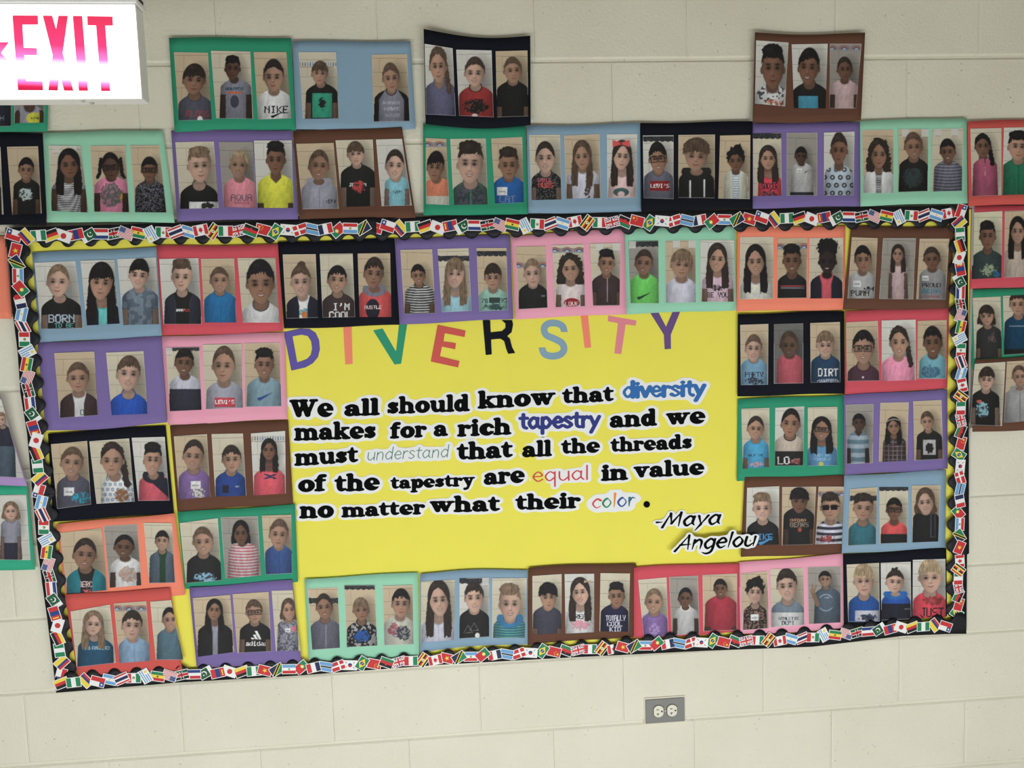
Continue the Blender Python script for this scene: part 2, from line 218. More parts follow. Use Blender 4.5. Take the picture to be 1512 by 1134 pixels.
# ---------------------------------------------------------------- the quotation: crop, text, baseline start, baseline end, x-height, style, label
WORDS = [
('J','We',98,194,312,188,66,'C','white cut-out word We, first word of the quotation'),
('J','all',372,187,545,180,58,'C','white cut-out word all in the quotation\'s first line'),
('J','should',590,175,1005,160,58,'C','white cut-out word should in heavy black letters'),
('J','know',1052,148,1437,128,60,'C','white cut-out word know in heavy black letters'),
('K','that',242,122,498,110,55,'C','white cut-out word that beside the blue word diversity'),
('K','diversity',548,92,963,80,52,'D','white cut-out word diversity in blue decorative letters'),
('J','makes',120,310,530,298,60,'C','white cut-out word makes starting the second line'),
('J','for a',607,300,893,286,56,'C','white cut-out with the two words for a'),
('J','rich',948,290,1215,278,58,'C','white cut-out word rich in heavy black letters'),
('K','tapestry',25,250,430,240,54,'T','white cut-out word tapestry in navy blue rounded letters'),
('K','and',482,245,718,233,58,'C','white cut-out word and in heavy black letters'),
('K','we',770,232,962,222,58,'C','small white cut-out word we ending the second line'),
('J','must',122,438,438,420,58,'C','white cut-out word must starting the third line'),
('J','understand',485,412,900,395,42,'U','white cut-out word understand in thin grey-green handwriting'),
('J','that',945,408,1222,395,60,'C','white cut-out word that right of the thin green word'),
('K','all',38,395,183,388,55,'C','white cut-out word all in the quotation\'s third line'),
('K','the',237,378,428,370,52,'C','white cut-out word the just before threads'),
('K','threads',487,368,897,350,50,'C','white cut-out word threads in heavy black letters'),
('J','of',138,572,275,565,58,'C','white cut-out word of starting the fourth line'),
('J','the',325,570,547,560,60,'C','white cut-out word the in the fourth line after of'),
('J','tapestry',608,556,1030,540,44,'C','white cut-out word tapestry in heavy black letters'),
('J','are',1080,535,1283,522,58,'C','white cut-out word are in heavy black letters'),
('K','equal',88,520,378,508,48,'Q','white cut-out word equal in thin red letters'),
('K','in',440,515,570,508,55,'C','small white cut-out word in left of value'),
('K','value',605,500,957,482,55,'C','white cut-out word value ending the fourth line'),
('J','no',147,705,315,700,58,'C','white cut-out word no starting the last line'),
('J','matter',360,700,778,683,50,'C','white cut-out word matter in heavy black letters'),
('J','what',808,675,1157,668,55,'C','white cut-out word what in heavy black letters'),
('K','their',5,662,330,652,54,'C','white cut-out word their in heavy black letters'),
('K','color',390,655,608,643,46,'R','domed white cut-out word color with every letter a different colour'),
('K','-Maya',712,752,1040,735,50,'M','white cut-out with the slanted signature name beginning with a dash'),
('K','Angelou',822,868,1215,845,50,'M','lowest white cut-out with slanted name overlapping the brown sheet'),
]
CYC = 'chile colombia nigeria germany japan mongolia pakistan netherlands kenya usa ghana uruguay mexico thailand argentina canada uganda ireland uk malawi china brazil korea denmark botswana france portugal paraguay tanzania vietnam'.split()
# ---------------------------------------------------------------- helpers
Z0 = 2.235
def px2w(x, y, lift):
    """a point of the wall (or of paper standing 'lift' metres off it) from photograph pixels"""
    x = np.asarray(x, float); y = np.asarray(y, float); lift = np.asarray(lift, float) + 0 * x
    d = np.stack([(x - 756) / F_PX, -(y - 567) / F_PX, -np.ones_like(x)], -1) @ ROT.T
    t = (-lift - CAM[1]) / d[..., 1]
    return CAM + d * t[..., None]
CR = dict(zip('ABCDEFGHIJKLMNOP', [(x, y) for y in (0, 290, 560, 804) for x in (0, 400, 760, 1072)]))
KZ = 1512 / 440
def z2p(c, x, y):
    o = CR[c]; return o[0] + np.asarray(x, float) / KZ, o[1] + np.asarray(y, float) / KZ
def lin(c):
    c = np.asarray(c, float); return np.where(c <= .04045, c / 12.92, ((c + .055) / 1.055) ** 2.4)
def rgb(h): return np.array([int(ch, 16) * 17 / 255 for ch in h])
def mat(name, col, rough=.85, spec=.25, bump=0, bscale=300, emis=None, es=0, metal=0, var=0):
    m = D.materials.new(name); m.use_nodes = True; nt = m.node_tree; b = nt.nodes['Principled BSDF']
    b.inputs['Base Color'].default_value = (*col, 1); b.inputs['Roughness'].default_value = rough
    b.inputs['Specular IOR Level'].default_value = spec; b.inputs['Metallic'].default_value = metal
    if emis is not None:
        b.inputs['Emission Color'].default_value = (*emis, 1); b.inputs['Emission Strength'].default_value = es
    if bump or var:
        g = nt.nodes.new('ShaderNodeNewGeometry'); n = nt.nodes.new('ShaderNodeTexNoise'); n.inputs['Scale'].default_value = bscale
        n.inputs['Detail'].default_value = 4; nt.links.new(g.outputs['Position'], n.inputs['Vector'])
        if bump:
            bp = nt.nodes.new('ShaderNodeBump'); bp.inputs['Strength'].default_value = bump; bp.inputs['Distance'].default_value = .002
            nt.links.new(n.outputs['Fac'], bp.inputs['Height']); nt.links.new(bp.outputs['Normal'], b.inputs['Normal'])
        if var:
            n2 = nt.nodes.new('ShaderNodeTexNoise'); n2.inputs['Scale'].default_value = 9; nt.links.new(g.outputs['Position'], n2.inputs['Vector'])
            mx = nt.nodes.new('ShaderNodeMix'); mx.data_type = 'RGBA'
            mx.inputs['A'].default_value = (*[c * (1 - var) for c in col], 1); mx.inputs['B'].default_value = (*[min(1, c * (1 + var)) for c in col], 1)
            nt.links.new(n2.outputs['Fac'], mx.inputs['Factor']); nt.links.new(mx.outputs['Result'], b.inputs['Base Color'])
    return m
def s255(r, g, b): return tuple(lin(np.array([r, g, b]) / 255))
def link(name, me, parent=None, m=None, smooth=False):
    o = D.objects.new(name, me); COL.objects.link(o)
    if parent: o.parent = parent
    for k in (m if isinstance(m, (list, tuple)) else [m]):
        if k is not None: me.materials.append(k)
    if smooth: me.polygons.foreach_set('use_smooth', [True] * len(me.polygons))
    return o
def tag(o, label=None, cat=None, group=None, kind=None):
    for k, v in (('label', label), ('category', cat), ('group', group), ('kind', kind)):
        if v: o[k] = v
    return o
def mesh(name, v, f, mi=None):
    me = D.meshes.new(name); me.from_pydata([tuple(p) for p in v], [], [tuple(q) for q in f])
    if mi is not None: me.polygons.foreach_set('material_index', mi)
    me.update(); return me
def grid_mesh(name, P, cols=None):
    """P (nt, ns, 3) -> grid mesh facing the room"""
    nt, ns = P.shape[:2]; me = D.meshes.new(name); i = np.arange(nt * ns).reshape(nt, ns)
    q = np.stack([i[1:, :-1], i[1:, 1:], i[:-1, 1:], i[:-1, :-1]], -1).reshape(-1, 4)
    me.vertices.add(nt * ns); me.vertices.foreach_set('co', P.reshape(-1).astype(np.float32))
    me.loops.add(q.size); me.loops.foreach_set('vertex_index', q.reshape(-1).astype(np.int32))
    me.polygons.add(len(q)); me.polygons.foreach_set('loop_start', np.arange(0, q.size, 4, dtype=np.int32))
    if cols is not None:
        a = me.color_attributes.new('print', 'FLOAT_COLOR', 'POINT')
        a.data.foreach_set('color', np.concatenate([lin(cols), np.ones((len(cols), 1))], 1).reshape(-1).astype(np.float32))
    me.update(calc_edges=True); me.validate(); return me
def box(name, lo, hi, m, parent=None, bev=.0, kind=None):
    import bmesh
    bm = bmesh.new(); bmesh.ops.create_cube(bm, size=1)
    for v in bm.verts: v.co = Vector([(lo[k] + hi[k]) / 2 + v.co[k] * (hi[k] - lo[k]) for k in range(3)])
    if bev: bmesh.ops.bevel(bm, geom=bm.edges[:], offset=bev, segments=2, affect='EDGES', profile=.5)
    me = D.meshes.new(name); bm.to_mesh(me); bm.free(); o = link(name, me, parent, m)
    if kind: o['kind'] = kind
    return o

# ---------------------------------------------------------------- the room: block wall, floor, ceiling
wall_m = mat('painted_block', s255(226, 222, 202), .55, .3)
nt = wall_m.node_tree; b = nt.nodes['Principled BSDF']; g = nt.nodes.new('ShaderNodeNewGeometry')
n1 = nt.nodes.new('ShaderNodeTexNoise'); n1.inputs['Scale'].default_value = 130; n1.inputs['Detail'].default_value = 5
n2 = nt.nodes.new('ShaderNodeTexVoronoi'); n2.inputs['Scale'].default_value = 42
n4 = nt.nodes.new('ShaderNodeTexNoise'); n4.inputs['Scale'].default_value = 14; n4.inputs['Detail'].default_value = 3
for n in (n1, n2, n4): nt.links.new(g.outputs['Position'], n.inputs['Vector'])
mr = nt.nodes.new('ShaderNodeMapRange'); mr.inputs['From Max'].default_value = .13; nt.links.new(n2.outputs['Distance'], mr.inputs['Value'])
mrp = nt.nodes.new('ShaderNodeMapRange'); mrp.inputs['From Min'].default_value = .5; mrp.inputs['From Max'].default_value = .62
mrp.inputs['To Min'].default_value = 1.0; mrp.inputs['To Max'].default_value = 0.0
nt.links.new(n4.outputs['Fac'], mrp.inputs['Value'])
mxm = nt.nodes.new('ShaderNodeMath'); mxm.operation = 'MAXIMUM'; nt.links.new(mr.outputs['Result'], mxm.inputs[0]); nt.links.new(mrp.outputs['Result'], mxm.inputs[1])
ad = nt.nodes.new('ShaderNodeMath'); ad.operation = 'MULTIPLY_ADD'; ad.inputs[1].default_value = 1.3
nt.links.new(n1.outputs['Fac'], ad.inputs[0]); nt.links.new(mxm.outputs['Value'], ad.inputs[2])
bp = nt.nodes.new('ShaderNodeBump'); bp.inputs['Strength'].default_value = .6; bp.inputs['Distance'].default_value = .0022
nt.links.new(ad.outputs['Value'], bp.inputs['Height']); nt.links.new(bp.outputs['Normal'], b.inputs['Normal'])
mx = nt.nodes.new('ShaderNodeMix'); mx.data_type = 'RGBA'; mx.inputs['A'].default_value = (*s255(214, 209, 188), 1); mx.inputs['B'].default_value = (*s255(236, 233, 216), 1)
n3 = nt.nodes.new('ShaderNodeTexNoise'); n3.inputs['Scale'].default_value = 3.0; n3.inputs['Detail'].default_value = 6
nt.links.new(g.outputs['Position'], n3.inputs['Vector']); nt.links.new(n3.outputs['Fac'], mx.inputs['Factor']); mx2 = nt.nodes.new('ShaderNodeMix'); mx2.data_type = 'RGBA'; mx2.blend_type = 'MULTIPLY'; mx2.inputs['B'].default_value = (.62, .6, .55, 1)
iv = nt.nodes.new('ShaderNodeMath'); iv.operation = 'SUBTRACT'; iv.inputs[0].default_value = 1.0; nt.links.new(mxm.outputs['Value'], iv.inputs[1]); nt.links.new(iv.outputs['Value'], mx2.inputs['Factor'])
nt.links.new(mx.outputs['Result'], mx2.inputs['A']); nt.links.new(mx2.outputs['Result'], b.inputs['Base Color'])
BW, BH = .4064, .2032
def block_mesh(w, h):
    gx, gz, dx, dz, dep = .0003, .0035, .006, .0045, .0035   # half joint widths, chamfers, chamfer depth
    xs = [-w/2 + gx, -w/2 + gx + dx, w/2 - gx - dx, w/2 - gx]; zs = [-h/2 + gz, -h/2 + gz + dz, h/2 - gz - dz, h/2 - gz]
    v = []
    for j in range(4):
        for i in range(4):
            edge_z, edge_x = j in (0, 3), i in (0, 3)
            v.append((xs[i], dep if edge_z else (.0011 if edge_x else 0), zs[j]))
    f = [(j*4+i, j*4+i+1, j*4+i+5, j*4+i+4) for j in range(3) for i in range(3)]
    n = len(v)
    for i, j in ((0, 0), (3, 0), (3, 3), (0, 3)): v.append((xs[i], .05, zs[j]))
    f += [(3, 2, 1, 0, n, n+1), (15, 11, 7, 3, n+1, n+2), (12, 13, 14, 15, n+2, n+3), (0, 4, 8, 12, n+3, n)]
    return mesh('block', v, f)
wall = box('wall_back', (-3.1, .0042, 0), (3.3, .12, 2.64), wall_m); tag(wall, kind='structure')
bm_full = block_mesh(BW, BH); bm_full.materials.append(wall_m)
for k in range(-2, 11):                       # course k hangs below joint k
    zc = Z0 - (k + .5) * BH
    off = 0 if k % 2 == 0 else .5
    for i in range(-6, 7):
        # joints above joint 0 stand at whole numbers, below it at halves
        xc = (i + (.0 if k % 2 == 0 else .5)) * BW
        o = link('block', bm_full, wall); o.location = (xc, 0 + random.uniform(-.0004, .0004), zc)
floor_m = mat('vinyl_floor', s255(222, 218, 206), .35, .5, .1, 60, var=.05)
ceil_m = mat('ceiling_board', s255(170, 168, 160), .95, .1, .4, 90)
box('floor', (-3.1, -6, -.1), (3.3, .12, 0), floor_m, kind='structure')
box('ceiling', (-3.1, -6, 2.64), (3.3, .12, 2.74), ceil_m, kind='structure')
box('baseboard_back', (-3.1, -.006, 0), (3.3, .004, .1), mat('rubber_base', s255(70, 66, 62), .5), bev=.002, kind='structure')

# ---------------------------------------------------------------- the tackboard, its frame, the yellow paper
BX0, BX1, BZ0, BZ1 = -1.322, 1.200, Z0 - 1.603, Z0 - .408
BD = .012
alu = mat('board_frame', s255(178, 176, 168), .4, .5, metal=.35)
root = D.objects.new('tackboard', None); COL.objects.link(root); root.location = ((BX0 + BX1) / 2, 0, BZ0)
tag(root, 'long pale-framed tackboard under the yellow paper in the middle of the wall', 'bulletin board')
def inv(o): o.matrix_parent_inverse = Matrix.Translation(root.location).inverted(); return o
inv(box('panel', (BX0, -BD + .002, BZ0), (BX1, -.0005, BZ1), mat('cork', s255(150, 120, 85), .95), root))
for lo, hi in (((BX0 - .008, -BD, BZ1), (BX1 + .008, -.0005, BZ1 + .01)), ((BX0 - .008, -BD, BZ0 - .01), (BX1 + .008, -.0005, BZ0)),
               ((BX0 - .008, -BD, BZ0), (BX0, -.0005, BZ1)), ((BX1, -BD, BZ0), (BX1 + .008, -.0005, BZ1))):
    inv(box('frame_strip', lo, hi, alu, root, .0015))
nx, nz = 130, 62
xs = np.linspace(BX0 + .004, BX1 - .004, nx); zs = np.linspace(BZ1 - .004, BZ0 + .004, nz); X, Zg = np.meshgrid(xs, zs)
rip = .0011 * np.sin(X * 9 + 2 * Zg) * np.sin(Zg * 7 + X) + .0006 * np.sin(X * 31 + Zg * 13)
crease = .0028 * np.exp(-((Zg - (Z0 - .985)) / .008) ** 2) * (X > .45)
P = np.stack([X, -(BD + .0015 + rip * .5 + crease), Zg], -1)
yel = mat('yellow_paper', s255(238, 229, 93), .8, .2, .12, 160, var=.03)
yp = link('yellow_backing_paper', grid_mesh('yellow_backing_paper', P), None, yel, True)
tag(yp, 'large smooth yellow backing paper covering the whole board behind the quotation', 'backing paper')

# ---------------------------------------------------------------- printing the photographs (flat print: colour only)
SKIN = [(238, 205, 185), (222, 180, 158), (200, 155, 128), (172, 128, 102), (138, 98, 76), (104, 74, 60), (56, 42, 40)]
HAIR = dict(k=(30, 26, 27), d=(56, 44, 38), b=(96, 74, 58), l=(138, 112, 86), y=(186, 160, 122))
BGC = dict(c=(214, 204, 178), t=(206, 184, 150), g=(160, 154, 144), w=(218, 216, 206), k=(112, 110, 106), y=(220, 216, 180))
GL = dict(A='ehhvhhh', B='uhhuhhu', C='ehgggHe'.replace('H', 'h'), D='uhhhhhu', E='vggugGv'.replace('G', 'g'), F='vgguggg'.replace(' ', ''), G='ehgnhhe', H='hhhvhhh',
  I='e44444e', J='72222ic', K='hikokih', L='ggggggv', M='hrllhhh', N='hpljhhh', O='ehhhhhe', P='uhhuggg', Q='ehhhlid', R='uhhukih', S='fgge11u',
  T='v444444', U='hhhhhhe', V='hhhhha4', W='hhhlrrh', X='hha4ahh', Y='hhha444', Z='v1248gv', a='00e1fhf', d='11fhhhf', i='40c444e', s='00fge1u')
GL.update({'0': 'ehjlphe', '1': '4c4444e', '5': 'vgu11he', '6': '68guhhe', '7': 'v124888', '8': 'ehhehhe', '9': 'ehhf12c', "'": '4480000', ' ': '0000000', '2': 'eh1248v'})
def hsh(a, b, s=0.0):
    v = np.sin(a * 127.1 + b * 311.7 + s * 74.7) * 43758.5453; return v - np.floor(v)
def vnoise(x, y, sc, s=0):
    x = x / sc; y = y / sc; xi = np.floor(x); yi = np.floor(y); u = x - xi; v = y - yi; u = u * u * (3 - 2 * u); v = v * v * (3 - 2 * v)
    return (hsh(xi, yi, s) * (1 - u) + hsh(xi + 1, yi, s) * u) * (1 - v) + (hsh(xi, yi + 1, s) * (1 - u) + hsh(xi + 1, yi + 1, s) * u) * v
def sdc(x, y, x0, y0, x1, y1, r):
    dx, dy = x1 - x0, y1 - y0; t = np.clip(((x - x0) * dx + (y - y0) * dy) / (dx * dx + dy * dy + 1e-9), 0, 1)
    return np.hypot(x - x0 - t * dx, y - y0 - t * dy) - r
def sde(x, y, cx, cy, rx, ry):
    return (np.hypot((x - cx) / rx, (y - cy) / ry) - 1) * min(rx, ry)
def text_mask(x, y, word, cx, cy, h, wmax=999):
    cw = min(h * .82, wmax / len(word)); n = len(word); W_ = cw * n - cw * .15; u = (x - (cx - W_ / 2)) / cw; k = np.floor(u).astype(int)
    ok = (k >= 0) & (k < n); gx = np.clip(((u - np.floor(u)) * 5.9), 0, 5.89); gy = (y - (cy - h / 2)) / h * 7
    ok &= (gy >= 0) & (gy < 7) & (gx < 5); col = np.minimum(gx.astype(int), 4); row = np.clip(gy.astype(int), 0, 6)
    bits = np.array([[int(c, 32) for c in GL[ch]] for ch in word]); kk = np.clip(k, 0, n - 1)
    return (ok & ((bits[kk, row] >> (4 - col)) & 1).astype(bool)).astype(float)
class Print:
    def __init__(s, x, y): s.x, s.y = x, y; s.c = np.zeros((len(x), 3))
    def put(s, a, col, al=1.0):
        a = np.clip(a, 0, 1)[:, None] * al; s.c = s.c * (1 - a) + np.asarray(col, float) * a
    def sd(s, d, col, al=1.0, aa=2.6): s.put(.5 - d / aa, col, al)
def paint(x, y, quad, bgk, head, neck, shirt, opts, seed):
    p = Print(x, y); q = np.array(quad, float).reshape(4, 2); yt = q[:, 1].min(); hh = q[:, 1].max() - yt; xl = q[:, 0].min(); ww = q[:, 0].max() - xl
    cx, top, chin, w, sk, hc, st = head; ny, sw, scx = neck; cy = (top + chin) / 2; h = (chin - top) / 2
    r = random.Random(seed); B = np.array(BGC[bgk]) / 255
    dim = {'g': .86, 'k': .62, 'c': .96, 't': .93, 'w': 1.0, 'y': 1}[bgk]
    # backdrop: painted block wall
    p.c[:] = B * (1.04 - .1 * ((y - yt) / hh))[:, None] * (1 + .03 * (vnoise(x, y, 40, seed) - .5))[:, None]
    j0 = r.uniform(.02, .14) * hh; step = r.uniform(.2, .27) * hh; sl = r.uniform(-.03, .04); k = 0
    while j0 + k * step < hh:
        yy = yt + j0 + k * step + sl * (x - xl)
        p.put(np.exp(-((y - yy) / 1.7) ** 2), B * .66, .75); p.put(np.exp(-((y - yy - 3.2) / 1.8) ** 2), np.minimum(B * 1.12, 1), .5)
        vx = xl + ww * ((.25 + .5 * (k % 2)) + r.uniform(-.06, .06))
        p.put(np.exp(-((x - vx) / 1.5) ** 2) * (y > yy) * (y < yy + step), B * .76, .55); k += 1
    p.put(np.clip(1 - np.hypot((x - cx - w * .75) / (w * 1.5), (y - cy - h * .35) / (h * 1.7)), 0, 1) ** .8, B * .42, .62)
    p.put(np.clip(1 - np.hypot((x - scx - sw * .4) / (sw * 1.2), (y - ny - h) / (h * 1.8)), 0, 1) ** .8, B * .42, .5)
    for o in opts:
        a = o.split(':')
        if a[0] == 'rb':
            Y = float(a[1])
            p.put((np.abs(y - Y - 6) < 13).astype(float), (.55, .6, .64), .85)
            for kk in range(-1, 4):
                ccx = xl + ww * .08 + kk * 62; d = np.hypot(x - ccx, (y - Y - 12) * 1.15)
                for rr, cc in ((27, 'a44'), (23, 'c96'), (19, '568'), (15, '357'), (10, 'ccd')): p.put((.5 - (d - rr) / 2.5) * (y < Y + 12), rgb(cc), .85)
        elif a[0] == 'dk':
            Y = float(a[1]); e = Y + 10 + 5 * np.abs(np.sin((x - xl) / 9)); p.put(((y > Y - 14) & (y < e)).astype(float), (.13, .14, .16), .93)
            p.put(((y > Y - 14) & (y < e) & (vnoise(x, y, 5, 3) > .72)).astype(float), (.35, .36, .38), .7)
        elif a[0] == 'tg':
            X = float(a[1]); p.sd(np.maximum(np.abs(x - X) - 15, np.abs(y - yt - 16) - 22) - 3, (.86, .86, .83), .9); p.sd(np.maximum(np.abs(x - X) - 15, np.abs(y - yt - 40) - 1.2), (.4, .4, .4), .6)
        elif a[0] == 'fg':
            Y = float(a[1]); p.put((np.abs(y - Y) < 15).astype(float), (.86, .85, .82), .8); p.put((np.abs(y - Y - 16) < 1.5).astype(float), (.4, .38, .35), .8)
            for kk in range(16):
                fx = xl + 8 + kk * 13; cc = rgb(('c65', '376', '468', '986', '55a', '3aa')[kk % 6]); p.sd(sdc(x, y, fx, Y - 3, fx, Y + 8, 3.2), cc, .8); p.sd(sde(x, y, fx, Y - 9, 2.6, 2.6), cc, .8)
    skin = np.array(SKIN[sk]) / 255 * dim * .97; hair = np.array(HAIR[hc]) / 255 * (dim ** .5) * .88
    tl = r.uniform(-.11, .11); ct_, st_ = math.cos(tl), math.sin(tl); u_ = (x - cx) * ct_ + (y - cy) * st_; v_ = -(x - cx) * st_ + (y - cy) * ct_; dx = u_ / w; dy = v_ / h; ls = r.choice((-1, 1, 1)); es = r.uniform(.34, .42); ey = r.uniform(.03, .13); tn = r.uniform(-.08, .08)
    # neck
    p.sd(sdc(x, y, cx, chin - .25 * h, (cx + scx) / 2, ny + .12 * h, w * .5), skin * .78)
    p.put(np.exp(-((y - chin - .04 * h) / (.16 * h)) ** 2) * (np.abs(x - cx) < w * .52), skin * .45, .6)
    # torso
    C = rgb(shirt) * (.55 + .45 * dim); sx = x - scx; drop = max(sw * .62, h * .5); t = np.clip((y - (ny - .12 * h)) / drop, 0, 1)
    half = w * .5 + (sw - w * .5) * np.sin(t * math.pi / 2) ** .75 + np.clip(y - ny - drop, 0, 999) * .035
    dT = np.maximum(np.abs(sx) - half, (ny - .12 * h) - y) * .9
    fold = .5 * vnoise(x * 1.6 + .3 * y, y * .55, 17, seed) + .3 * vnoise(x, y, 7, seed + 5)
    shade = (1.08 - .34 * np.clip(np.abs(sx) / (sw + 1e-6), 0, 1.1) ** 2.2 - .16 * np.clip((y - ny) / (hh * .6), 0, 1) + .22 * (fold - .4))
    arms = None; L = {}
    p.sd(dT, C)
    T = np.clip(.5 - dT / 2.6, 0, 1)
    for o in opts:
        a = o.split(':'); c1 = rgb(a[1]) * (.55 + .45 * dim) if len(a) > 1 and a[0] in ('st', 'sl', 'lo', 'jk', 'pt', 'ch', 'dt', 'dg') else None
        if a[0] == 'st':
            per = float(a[2]); p.put((.5 + 1.4 * np.sin((y + .0012 * sx * sx) * 2 * math.pi / per)) * T, c1)
        elif a[0] == 'pt': p.put(T * (vnoise(x, y, float(a[2]) * .6, 11) > .58), c1, .8)
        elif a[0] == 'dt':
            per = float(a[2]); p.put(T * (.5 - (np.abs(np.hypot((x + (np.floor(y / per) % 2) * per / 2) % per - per / 2, y % per - per / 2) - per * .22) - per * .1) / 2), c1, .85)
        elif a[0] == 'ch':
            per = float(a[2]); p.put(T * np.maximum(np.exp(-((x % per - per / 2) / 1.8) ** 2), np.exp(-((y % per - per / 2) / 1.8) ** 2)), c1, .7)
        elif a[0] == 'lo': p.put(T * (.5 + (y - float(a[2])) / 2.6), c1)
        elif a[0] == 'sl': p.put(T * (.5 + (np.abs(sx) - sw * (.34 + .4 * t)) / 2.6), c1)
        elif a[0] == 'dg': p.put(T * (.5 + (sx * .9 - (y - ny - 45)) / 2.6) * (y > ny + 10), c1)
    for o in opts:
        a = o.split(':')
        if a[0] in ('gr', 'tx', 'sw', 'ad', 'ua', 'tr', 'sc', 'bd', 'pc') : L.setdefault('g', []).append(a)
        if a[0] == 'zp': p.put(T * np.exp(-((x - scx - 2) / 2.2) ** 2) * (y > ny), rgb(a[1]), .9)
    # neckline
    dn = sde(x, y, (cx + scx) / 2, ny - .05 * h, w * .56, .3 * h + (0.16 * h if 'vn' in opts else 0))
    if 'vn' in opts: dn = np.maximum(dn * .9, (y - ny - .3 * h) + np.abs(x - (cx + scx) / 2) * 1.0 - .1 * h)
    col = [o for o in opts if o.startswith('co:')]; p.sd(dn - 4.5, rgb(col[0][3:]) if col else C * .72, .95 if col else .7); p.sd(dn, skin * .74)
    for a in L.get('g', []):
        c1 = rgb(a[1]) if a[0] not in ('bd', 'pc', 'gr', 'tx') else None
        if a[0] == 'gr':
            c1 = rgb(a[2]); gx, gy, rx, ry = map(float, a[3:7])
            if a[1] == 'e': p.put((.5 - sde(x, y, gx, gy, rx, ry) / 2.6) * T, c1)
            elif a[1] == 'r': p.put((.5 - np.maximum(np.abs(x - gx) - rx, np.abs(y - gy) - ry) / 2.6) * T, c1)
            else:
                d = sde(x, y, gx, gy, rx, ry) + (vnoise(x, y, 9, seed + 2) - .5) * 16
                p.put((.5 - d / 3) * T, c1); p.put((.5 - d / 3) * T * (vnoise(x, y, 8, seed + 9) > .62), C * .7 + .1, .8)
        elif a[0] == 'tx': [p.put(text_mask(x + q_, y, a[1], float(a[3]), float(a[4]), float(a[5]), 1.45 * sw) * T, rgb(a[2]), .95) for q_ in (-.9, .9)]
        elif a[0] == 'sc':
            gx, gy, w2, h2 = map(float, a[2:6]); u = (x - gx) / (h2 * .7); f = u - np.floor(u); v = (y - gy) / h2 + .5
            on = (np.abs(x - gx) < w2 / 2) & (np.abs(y - gy) < h2 / 2) & (f < .8) & ((f < .25) | (np.abs(v - .5) < .14) | ((hsh(np.floor(u), 1, seed) > .5) & (v < .25)) | ((hsh(np.floor(u), 2, seed) > .5) & (v > .75)))
            p.put(on * T, c1, .85)
        elif a[0] == 'sw':
            gx, gy, w2 = map(float, a[2:5]); u = (x - (gx - w2 / 2)) / w2; m = 1 - u
            yc = gy + w2 * (.16 - .52 * u + .10) + w2 * .35 * np.clip(u - .25, -1, 0) ** 2 * -6; th = w2 * .12 * np.clip(1 - u, 0, 1) ** .8 * np.clip(u * 6 + .3, 0, 1)
            p.put((.5 - (np.abs(y - yc) - th) / 2.6) * (u > 0) * (u < 1) * T, c1)
        elif a[0] == 'ad':
            gx, gy = float(a[2]), float(a[3])
            for kk, (bx, top_) in enumerate(((-24, 8), (-6, -8), (12, -26))):
                sh = (y - (gy + 16)) * .5; on = (np.abs(x - gx - bx - sh - 6) < 6.5) & (y < gy + 16) & (y > gy + top_); p.put(on * T, c1)
        elif a[0] == 'ua':
            gx, gy = float(a[2]), float(a[3])
            for s in (-1, 1):
                d = np.abs(np.hypot((x - gx) / 34, (y - gy - s * 17) / 17) - .78) - .22; p.put((.5 - d * 8) * (s * (y - gy) < 13) * T, c1)
        elif a[0] == 'tr':
            gx, gy = float(a[2]), float(a[3])
            for ox, oy in ((-14, 8), (16, -4)):
                for q0, q1 in (((-22, 14), (0, -22)), ((0, -22), (22, 14)), ((22, 14), (-22, 14))): p.put((.5 - sdc(x, y, gx + ox + q0[0], gy + oy + q0[1], gx + ox + q1[0], gy + oy + q1[1], .9) / 2.2) * T, c1, .8)
        elif a[0] == 'bd':
            gx, gy, w2 = map(float, a[1:4]); p.sd(np.maximum(np.abs(x - gx) - w2, np.abs(y - gy) - w2 * .8), (.9, .9, .9))
            p.put((np.abs(x - gx) < w2 * .7) * (np.abs(y - gy - 2 - 3 * np.sin(x * .9)) < 2.2), (.25, .25, .3), .8)
    for o in opts:
        a = o.split(':')
        if a[0] == 'jk':
            gap = float(a[2]); e = np.abs(sx) - sw * gap * (1 - .35 * t) * .8; p.put(T * (.5 + e / 2.6), rgb(a[1]) * (.6 + .4 * dim)); p.put(T * np.exp(-(e / 2) ** 2), rgb(a[1]) * .6 + .15, .7)
        elif a[0] == 'hd':
            d = np.abs(sde(x, y, (cx + scx) / 2, ny, w * .95, .36 * h)) - w * .2; p.put((.5 - d / 2.6) * (y > ny - .25 * h), rgb(a[1]))
    # arms below short sleeves
    for o in opts:
        if o[0] == 'a' and o[1:].isdigit():
            ay = float(o[1:]); inn = sw * (.66 + .0 * t)
            m_ = T * (np.abs(sx) > inn) * (y > ay); p.put(m_, skin * .72); p.put(m_ * np.exp(-((np.abs(sx) - inn) / 2.6) ** 2), C * .35, .8)
            p.put(T * np.exp(-((y - ay) / 2) ** 2) * (np.abs(sx) > inn), C * .5, .6)
    lower = np.clip((y - ny + .3 * h) / 8, 0, 1) * T
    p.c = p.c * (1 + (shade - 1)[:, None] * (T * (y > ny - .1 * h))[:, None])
    # hair behind and beside the head
    nz_ = (vnoise(x, y, 9, seed) - .5) * w * .3; strand = .8 + .5 * vnoise(x * 3.2, y * .5, 9, seed + 1)
    hcol = hair[None] * strand[:, None]
    def hput(d, al=1.0):
        a = np.clip(.5 - d / 3, 0, 1)[:, None] * al; p.c = p.c * (1 - a) + hcol * a
    s0 = st[0]
